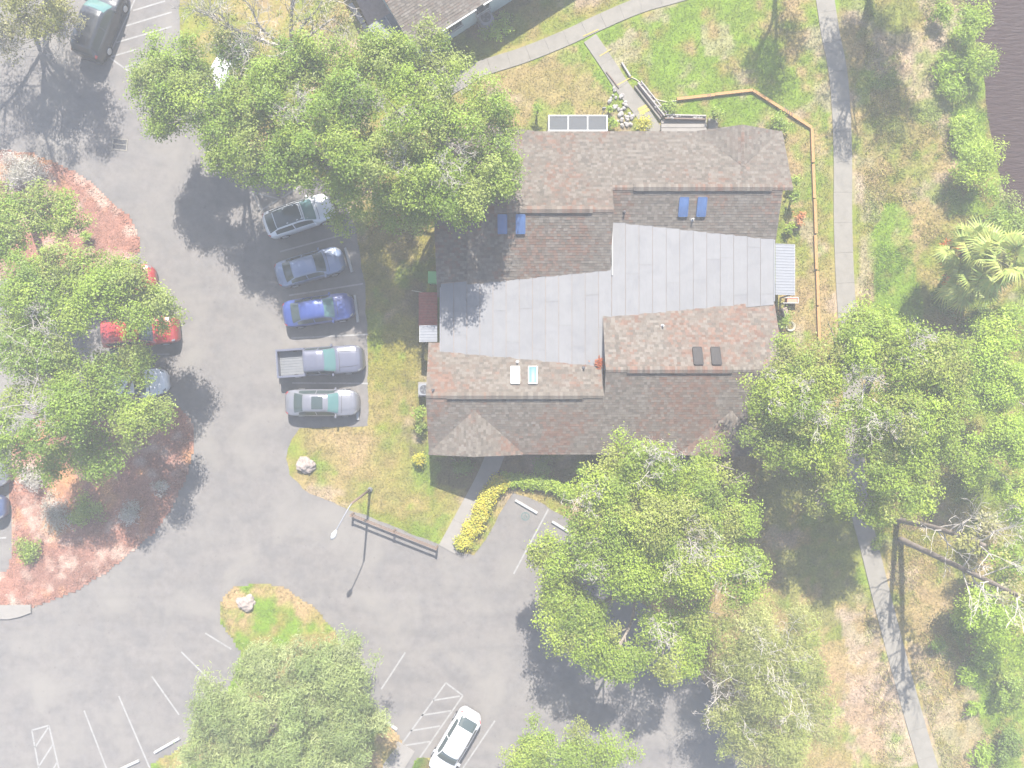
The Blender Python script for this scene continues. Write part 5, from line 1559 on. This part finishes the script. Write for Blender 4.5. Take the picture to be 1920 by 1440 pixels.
# bare grey tree at the top
def bare_tree(px, py, limbs, label, seed):
    rnd = random.Random(seed)
    x, y = P(px, py); root = empty('bare_tree', (x, y, 0), 0, label, 'tree'); o = Vector((x, y, 0))
    f = P3(*limbs[0][:2], limbs[0][2]) - o
    mb = MB(); mb.tube([(0, 0, -.1), tuple(f * .5 + Vector((0.1, 0, 0))), tuple(f)], [.24, .19, .16], 9); mb.build('trunk', M['bark_dark'], root, True)
    tw = MB()
    for (qx, qy, z) in limbs[1:]:
        e = P3(qx, qy, z) - o
        m_ = f.lerp(e, .5) + Vector((rnd.gauss(0, .25), rnd.gauss(0, .25), .3))
        pts = smooth_open([tuple(f), tuple(m_), tuple(e)], 5)
        tw.tube(pts, list(np.linspace(.12, .04, len(pts))), 6, caps=False)
        for k in range(7):
            i = rnd.randrange(3, len(pts)); s0 = Vector(pts[i]); dd = (e - f).normalized()
            branching(tw, s0, dd + Vector((rnd.gauss(0, .6), rnd.gauss(0, .6), rnd.gauss(.2, .3))), 1.1, .035, 3, .6, rnd, .010, .1, 4)
    tw.build('bare_branches', M['bark_pale'], root)
    lob = []
    for (qx, qy, z) in limbs[1:]:
        for k in range(6): lob.append((P3(qx, qy, z) - o + Vector((rnd.gauss(0, .9), rnd.gauss(0, .9), rnd.gauss(0, .3))), rnd.uniform(.35, .65), .7))
    V, Cc = leaves([(tuple(c), r, f_) for c, r, f_ in lob], 60, .07, GREENS['sparse'], np.random.default_rng(seed))
    fast_mesh('crown', V, 4, Cc, M['leaf'], root)
bare_tree(566, 200, [(546, 95, 4.6), (480, 40, 7.2), (420, 55, 7.2), (600, 12, 7.4), (560, -20, 8), (480, 100, 6.6), (390, 20, 7.2), (630, 30, 6.6)], 'bare pale-branched tree at the top between the oak and the teal house', 61)

# trees that stand north of the frame and shade the lawn and the footpath
def over(gx, gy, r_m, z):
    """crown blob that stands straight above a ground point of the photograph's plane"""
    k = CAM_H / (CAM_H - z)
    return (960 + (gx - 960) * k, 720 + (gy - 720) * k, r_m * FPX / (CAM_H - z), z)
tree('tall_tree', None, [over(1650, -110, 2.6, 10), over(1690, -30, 2.2, 9), over(1620, -170, 2.2, 10), over(1680, -190, 2.4, 10.5), over(1585, -60, 1.5, 9), over(1590, -140, 1.6, 9.4), over(1600, 30, 1.3, 8.4)], 'tall tree north of the frame shading the footpath', 'deep', seed=71, dens=80, gap=.7)
tree('tall_tree', None, [over(1440, -130, 1.9, 9), over(1500, -160, 1.8, 9), over(1470, -60, 1.4, 8)], 'tall tree north of the frame shading the back lawn', 'deep', seed=72, dens=70, gap=.6)
tree('tall_tree', None, [over(60, -40, 2.6, 8.5), over(150, -70, 2.4, 8.5), over(-20, 40, 2.2, 8), over(215, 10, 2.0, 8.5), over(120, 60, 1.8, 9.5)], 'tall tree north of the frame shading the top left of the lot', 'oak', seed=73, dens=80, gap=.6)

# shrubs
def shrub(name, px, py, rp, z, label, pal='lime', leaf=.07, dens=200, flat=.75, n=7, slim=.45, cat='shrub', group=None, seed=0, stretch=(1, 1), rz=0.0):
    rng = np.random.default_rng(900 + seed); rnd = random.Random(900 + seed)
    x, y = P(px, py, z * .6); gz = float(ground_z(np.array([x]), np.array([y]))[0])
    root = empty(name, (x, y, gz - .03), rz, label, cat, group)
    r = rp * (CAM_H - z) / FPX
    lob = []
    for i in range(n):
        a = rnd.uniform(0, 6.28); q = r * .55 * math.sqrt(rnd.random())
        lr = r * rnd.uniform(.38, .58)
        lob.append(((q * math.cos(a) * stretch[0], q * math.sin(a) * stretch[1], max(lr * .5, z - lr * flat * rnd.uniform(.9, 1.3))), lr, flat))
    V, Cc = leaves(lob, dens, leaf, GREENS[pal], rng, slim)
    V[:, 2] = np.maximum(V[:, 2], .03)
    fast_mesh('foliage', V, 4, Cc, M['leaf'], root)
    st = MB()
    for c, lr, f in lob[:5]:
        st.tube([(0, 0, -.05), (c[0] * .5, c[1] * .5, c[2] * .6), c], [.035, .025, .012], 5, caps=False)
    st.build('stems', M['bark'], root)
    return root
i = 0
for (px, py, rp, z, pal, lab) in (
    (1826, 42, 38, 2.2, 'lime', 'bright green shrub on the pond bank in the top right corner'), (1838, 112, 28, 1.8, 'lime', 'green shrub leaning to the pond below the corner shrub'),
    (1772, 118, 22, 1.0, 'bright', 'feathery bright green shrub left of the pond, upper of two'), (1790, 165, 22, 1.0, 'bright', 'feathery bright green shrub left of the pond, lower of two'),
    (1764, 20, 20, 1.2, 'lime', 'grassy green shrub at the top edge beside the bare track'), (1800, 232, 24, .8, 'lime', 'low bank shrub above the large pond shrub'),
    (1838, 320, 50, 2.4, 'lime', 'large rounded green shrub on the pond bank'), (1868, 410, 42, 3.0, 'oak', 'rounded green bush above the fan palm'), (1800, 268, 22, .7, 'lime', 'low yellowish bank shrub beside the large pond shrub'),
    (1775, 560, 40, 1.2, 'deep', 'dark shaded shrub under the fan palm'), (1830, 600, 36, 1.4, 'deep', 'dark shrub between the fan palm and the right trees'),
    (1763, 1206, 20, .9, 'deep', 'uppermost of four small palmettos at the lower right'), (1815, 1262, 22, .9, 'bright', 'second of four small palmettos at the lower right'),
    (1828, 1330, 17, .8, 'bright', 'third of four small palmettos at the lower right'), (1842, 1420, 26, .8, 'bright', 'lowest of four small palmettos at the lower right'),
    (1850, 1200, 46, 2.0, 'bright', 'bright green bush at the lower right under the leaning trunk'), (1900, 1290, 40, 1.6, 'oak', 'green bush at the right edge in the lower corner'),
    (1800, 1160, 24, 1.2, 'lime', 'yellowish bush above the small palmettos'), (1895, 1400, 34, 1.4, 'deep', 'dark green bush in the bottom right corner'),
    (160, 965, 34, .8, 'oak', 'green bush in the middle of the lower mulch bed'), (48, 1032, 28, .8, 'oak', 'green bush at the left end of the lower mulch bed'),
    (100, 965, 38, .9, 'greytwig', 'grey leafless bush in the lower mulch bed'), (235, 958, 28, .7, 'greytwig', 'small grey leafless bush by the kerb of the lower mulch bed'), (60, 895, 34, .9, 'greytwig', 'grey twiggy bush below the left oak'),
    (40, 318, 50, 1.0, 'greytwig', 'grey twiggy bush in the upper mulch bed'), (163, 441, 12, .7, 'bright', 'tiny bright palm seedling beside the left oak'),
    (1208, 232, 18, .9, 'yellow', 'round yellow-green shrub at the foot of the garden walk'), (1145, 232, 13, .7, 'lime', 'yellowish shrub at the corner of the screen enclosure'), (1142, 206, 9, .5, 'lime', 'small yellow-green shrub behind the garden sign'),
    (1007, 208, 11, 1.2, 'bright', 'narrow bright green shrub west of the screen enclosure'), (1343, 215, 16, 1.0, 'oak', 'dark green shrub at the end of the garden steps'), (1255, 200, 17, .6, 'oak', 'green shrub inside the bend of the garden hose'),
    (1465, 228, 24, .9, 'oak', 'leafy shrub inside the corner of the timber edging'), (1490, 372, 14, 1.2, 'oak', 'green shrub at the east gable, upper'), (1487, 340, 12, 1.0, 'oak', 'small green shrub tight to the east gable'),
    (1498, 413, 12, .8, 'orange', 'orange-leaved shrub by the east gable'), (1480, 425, 12, .7, 'lime', 'olive shrub beside the orange-leaved shrub'), (1465, 600, 18, .8, 'oak', 'green shrub by the wall south of the garden chair'),
    (788, 775, 16, 1.4, 'oak', 'bright shrub beside the west wall near the air conditioner'), (788, 800, 14, 1.0, 'oak', 'lower shrub beside the west wall'), (784, 860, 14, .8, 'yellow', 'yellowish shrub at the south-west corner of the villa'),
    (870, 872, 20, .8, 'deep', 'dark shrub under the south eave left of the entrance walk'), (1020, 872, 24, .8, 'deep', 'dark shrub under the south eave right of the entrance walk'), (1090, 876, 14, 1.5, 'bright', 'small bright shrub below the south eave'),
    (930, 56, 26, .7, 'bright', 'low bright green hedge in front of the teal house'), (945, 30, 12, .5, 'oak', 'small dark shrub behind the bright hedge'),
    (1645, 1020, 12, .5, 'oak', 'tiny shrub beside the upper leaning trunk'), (300, 915, 18, .5, 'greytwig', 'small grey bush near the right tip of the lower mulch bed')):
    i += 1
    pm = dict(leaf=.16, slim=.16, dens=110) if 'palmetto' in lab or 'feathery' in lab or 'seedling' in lab else {}
    if pal == 'greytwig': pm = dict(leaf=.13, slim=.12, dens=130)
    if px > 1740 and py < 480: rp = rp * 1.25
    st_, rz_ = ((1.9, .6), R(28)) if 'hedge in front' in lab else ((1, 1), 0)
    shrub('palmetto' if 'palmetto' in lab else 'shrub', px, py, rp, z, lab, pal, seed=i, stretch=st_, rz=rz_, **pm)

# flowering hedge along the entrance walk: two runs
def hedge(pts_px, wpx, z, pal, label, seed):
    rng = np.random.default_rng(seed)
    pts = smooth_open(pts_px, 8)
    x, y = P(*pts[len(pts) // 2]); root = empty('hedge', (x, y, 0), 0, label, 'hedge')
    lob = []
    for a, b in zip(pts[:-1], pts[1:]):
        for k in range(4):
            t = rng.random(); px, py = lerp(a[0], b[0], t) + rng.normal() * wpx * .22, lerp(a[1], b[1], t) + rng.normal() * wpx * .22
            q = P3(px, py, z); lob.append(((q.x - x, q.y - y, z - .28), .27, .9))
    V, Cc = leaves(lob, 330, .06, GREENS[pal], rng, .6)
    V[:, 2] = np.maximum(V[:, 2], .03)
    fast_mesh('foliage', V, 4, Cc, M['leaf'], root)
    mb = MB()
    for p in pts[::3]:
        q = P3(*p, 0); mb.tube([(q.x - x, q.y - y, -.02), (q.x - x, q.y - y, z * .7)], [.03, .015], 5)
    mb.build('stems', M['bark'], root)
hedge([(866, 1024), (886, 990), (905, 955), (926, 918), (940, 905)], 20, .6, 'yellow', 'yellow flowering hedge beside the entrance walk', 301)
hedge([(945, 902), (985, 902), (1030, 910), (1068, 928)], 14, .5, 'lime', 'green and yellow hedge curving round the accessible bay', 302)

# fan palm
def fan_frond(nb, L, seed):
    rnd = random.Random(seed)
    mb = MB(); st = .55 * L
    mb.tube([(0, 0, 0), (st * .6, 0, .06), (st, 0, .02)], [.022, .016, .010], 4, (.25, .24, .10), caps=False)
    for k in range(nb):
        a = R(-118 + 236 * k / (nb - 1)) * .9
        ll = L * (.62 - .16 * abs(a) / 2) * rnd.uniform(.9, 1.08)
        d = Vector((math.cos(a), math.sin(a), 0)); s = Vector((-d.y, d.x, 0)) * .042
        b0 = Vector((st, 0, .02)); m_ = b0 + d * ll * .5 + Vector((0, 0, .03)); e = b0 + d * ll + Vector((0, 0, -.22 * L * rnd.uniform(.5, 1.5)))
        g = rnd.uniform(.7, 1.3); y_ = rnd.uniform(.9, 1.2); col = (.27 * g * y_, .33 * g, .085 * g)
        mb.add([b0, m_ - s, m_ + s], [(0, 1, 2)], col); mb.add([m_ - s, e, m_ + s], [(0, 1, 2)], col)
    me = mb.build('frond', M['leaf']); d_ = me.data; bpy.data.objects.remove(me); return d_
FR = [fan_frond(20, 1.25, k) for k in range(6)]
def palm(gx, gy, px, py, z, n, sc, label, seed):
    x, y = P(gx, gy)
    cx, cy = P(px, py, z)
    root = empty('fan_palm', (x, y, float(ground_z(np.array([x]), np.array([y]))[0])), 0, label, 'palm', 'fan palms by the pond')
    top = Vector((cx - x, cy - y, z + .15))
    mb = MB(); mb.tube([(0, 0, -.1), tuple(top * .5 + Vector((.05, 0, 0))), tuple(top)], [.20, .16, .18], 10); mb.build('trunk', M['bark'], root, True)
    rnd = random.Random(seed)
    for k in range(n):
        o = link('frond', FR[rnd.randrange(6)], root)
        a = k * 2.399 + rnd.gauss(0, .25); el = R(70 - 115 * (k / n) ** .8 + rnd.gauss(0, 9))
        o.location = top + Vector((math.cos(a) * .1, math.sin(a) * .1, .25 * (1 - k / n)))
        o.rotation_euler = (rnd.gauss(0, .6), -el, a)
        s = rnd.uniform(.8, 1.25) * sc; o.scale = (s, s, s * rnd.uniform(.8, 1.3))
    for k in range(5):
        d = FR[k % 4].copy(); d.materials[0] = M['orange_leaf'] if k % 2 == 0 else M['wood']
        o = link('dead_frond', d, root)
        a = R(150 + 30 * k + rnd.gauss(0, 12)); o.location = top - Vector((0, 0, .1)); o.rotation_euler = (rnd.gauss(0, .3), R(48), a); o.scale = (sc, sc, sc)
palm(1785, 500, 1808, 470, 3.6, 30, 1.15, 'fan palm beside the pond, upper left of the cluster', 5)
palm(1815, 520, 1862, 488, 4.4, 36, 1.3, 'fan palm at the right edge, tallest of the cluster', 6)
palm(1785, 545, 1812, 528, 3.0, 28, 1.1, 'low fan palm in front of the cluster above its shadow', 7)

# ------------------------------------------------------------------ ground cover
WALKS = [([(1536, -90), (1570, 130), (1580, 300), (1582, 480), (1598, 750), (1611, 950), (1651, 1112), (1712, 1340), (1768, 1530)], 24), ([(1420, -60), (1200, 10), (1060, 72), (900, 130), (720, 240)], 20), ([(1106, 72), (1168, 165), (1230, 250)], 18), ([(936, 830), (906, 905), (838, 1030)], 22)]
def cover(n, seed, area, accept, colour, h, w, name, label, cat, flat=False, zoff=0.0, zfn=None):
    rng = np.random.default_rng(seed)
    x = rng.uniform(area[0], area[2], n); y = rng.uniform(area[1], area[3], n)
    k = accept(x, y, rng); x, y = x[k], y[k]; n = len(x)
    z = (ground_z(x, y) if zfn is None else zfn(x, y)) + zoff
    c = colour(x, y) * rng.uniform(.72, 1.3, n)[:, None]
    a = rng.uniform(0, 2 * math.pi, n)
    if flat:
        s = rng.uniform(.6, 1.4, n) * w
        tz = rng.normal(size=n) * .25
        A = np.stack([np.cos(a) * s, np.sin(a) * s, tz * s], 1); Bv = np.stack([-np.sin(a) * s * .5, np.cos(a) * s * .5, rng.normal(size=n) * .2 * s], 1)
        p = np.stack([x, y, z + .025], 1)
        V = np.stack([p - A, p + Bv, p + A, p - Bv], 1).reshape(-1, 3); np_ = 4
    else:
        hh = h * rng.uniform(.5, 1.5, n)
        ln = rng.normal(size=(n, 2)) * hh[:, None] * .8
        s = np.stack([np.cos(a) * w, np.sin(a) * w], 1)
        p = np.stack([x, y], 1)
        V = np.stack([np.column_stack([p - s, z]), np.column_stack([p + s, z]), np.column_stack([p + ln, z + hh])], 1).reshape(-1, 3); np_ = 3
    o = fast_mesh(name, V, np_, c, M['grass'])
    return tag(o, label, cat, None, 'stuff')
ASP_W = [P(*p) for p in ASPHALT]
def on_lawn(x, y, rng):
    px, py = x * 30 + 960, 720 - y * 30
    k = ~inside(ASPHALT, px, py)
    for pts, w in WALKS: k &= seg_dist(pts, px, py) > w
    k &= ~((x > WX0 - .2) & (x < WX1 + .2) & (y > WY0 - .2) & (y < WY1 + .2))
    sx = np.interp(y, [p[1] for p in SHORE_W][::-1], [p[0] for p in SHORE_W][::-1])
    return k & (x < sx - .1)
def blade_col(x, y):
    c = ground_colour(x, y)
    return c * np.array([1.02, 1.10, .95])
cover(330000, 401, (-13, -25, 33, 25), on_lawn, blade_col, .07, .022, 'lawn_grass', 'short patchy green and tan lawn grass', 'grass')
bank = lambda x, y, rng: on_lawn(x, y, rng) & (x * 30 + 960 > 1620) & (fbm(x, y, 1.3, 88) > .52)
cover(150000, 402, (20, -25, 33, 25), bank, lambda x, y: ground_colour(x, y) * np.array([1.4, 1.6, 1.1]), .13, .026, 'bank_grass', 'taller weedy grass on the pond bank', 'grass')
for nm, wp, fn in BEDS:
    if fn is mulch_colour:
        f2 = lambda x, y: mulch_colour(x, y) * np.array([1.35, 1.35, 1.3])
        cover(22000, 403 + len(wp), (wp[:, 0].min(), wp[:, 1].min(), wp[:, 0].max(), wp[:, 1].max()), lambda x, y, rng, wp=wp: inside(wp, x, y) & (x > -34), f2, .05, .055, 'leaf_litter', 'dry leaf litter on a mulch bed', 'leaf litter', flat=True, zoff=.085, zfn=lambda x, y: x * 0)
    else:
        cover(26000, 404 + len(wp), (wp[:, 0].min(), max(-26, wp[:, 1].min()), wp[:, 0].max(), wp[:, 1].max()), lambda x, y, rng, wp=wp: inside(wp, x, y), lambda x, y: island_colour(x, y) * np.array([1.02, 1.1, .95]), .07, .022, 'island_grass', 'short grass on an island in the lot', 'grass', zoff=.08, zfn=lambda x, y: x * 0)
litter_area = lambda x, y, rng: on_lawn(x, y, rng) & (fbm(x, y, 2.0, 55) > .50)
cover(50000, 409, (-11, -25, 31, 25), litter_area, lambda x, y: ground_colour(x, y) * np.array([1.45, 1.3, 1.25]), .05, .04, 'fallen_leaves', 'pale fallen leaves scattered on the lawns', 'leaf litter', flat=True)

# ------------------------------------------------------------------ volume box added as an even pale wash over the view
def pale_wash():
    mb = MB(); mb.box((0, 0, (46 - 4) / 2), (540, 540, 50))
    m = bpy.data.materials.new('pale_wash'); m.use_nodes = True
    t = m.node_tree; t.nodes.clear()
    out = t.nodes.new('ShaderNodeOutputMaterial'); v = t.nodes.new('ShaderNodeVolumePrincipled')
    v.inputs['Color'].default_value = (.97, .975, .985, 1); v.inputs['Density'].default_value = WASH_DENSITY; v.inputs['Anisotropy'].default_value = 0.0
    t.links.new(v.outputs[0], out.inputs['Volume'])
    o = mb.build('pale_wash', m); tag(o, 'thin pale volume box added to wash out the view', 'pale_wash', None, 'stuff')
    m.cycles.homogeneous_volume = True if hasattr(m, 'cycles') and hasattr(m.cycles, 'homogeneous_volume') else None
if WASH_DENSITY > 0: pale_wash()
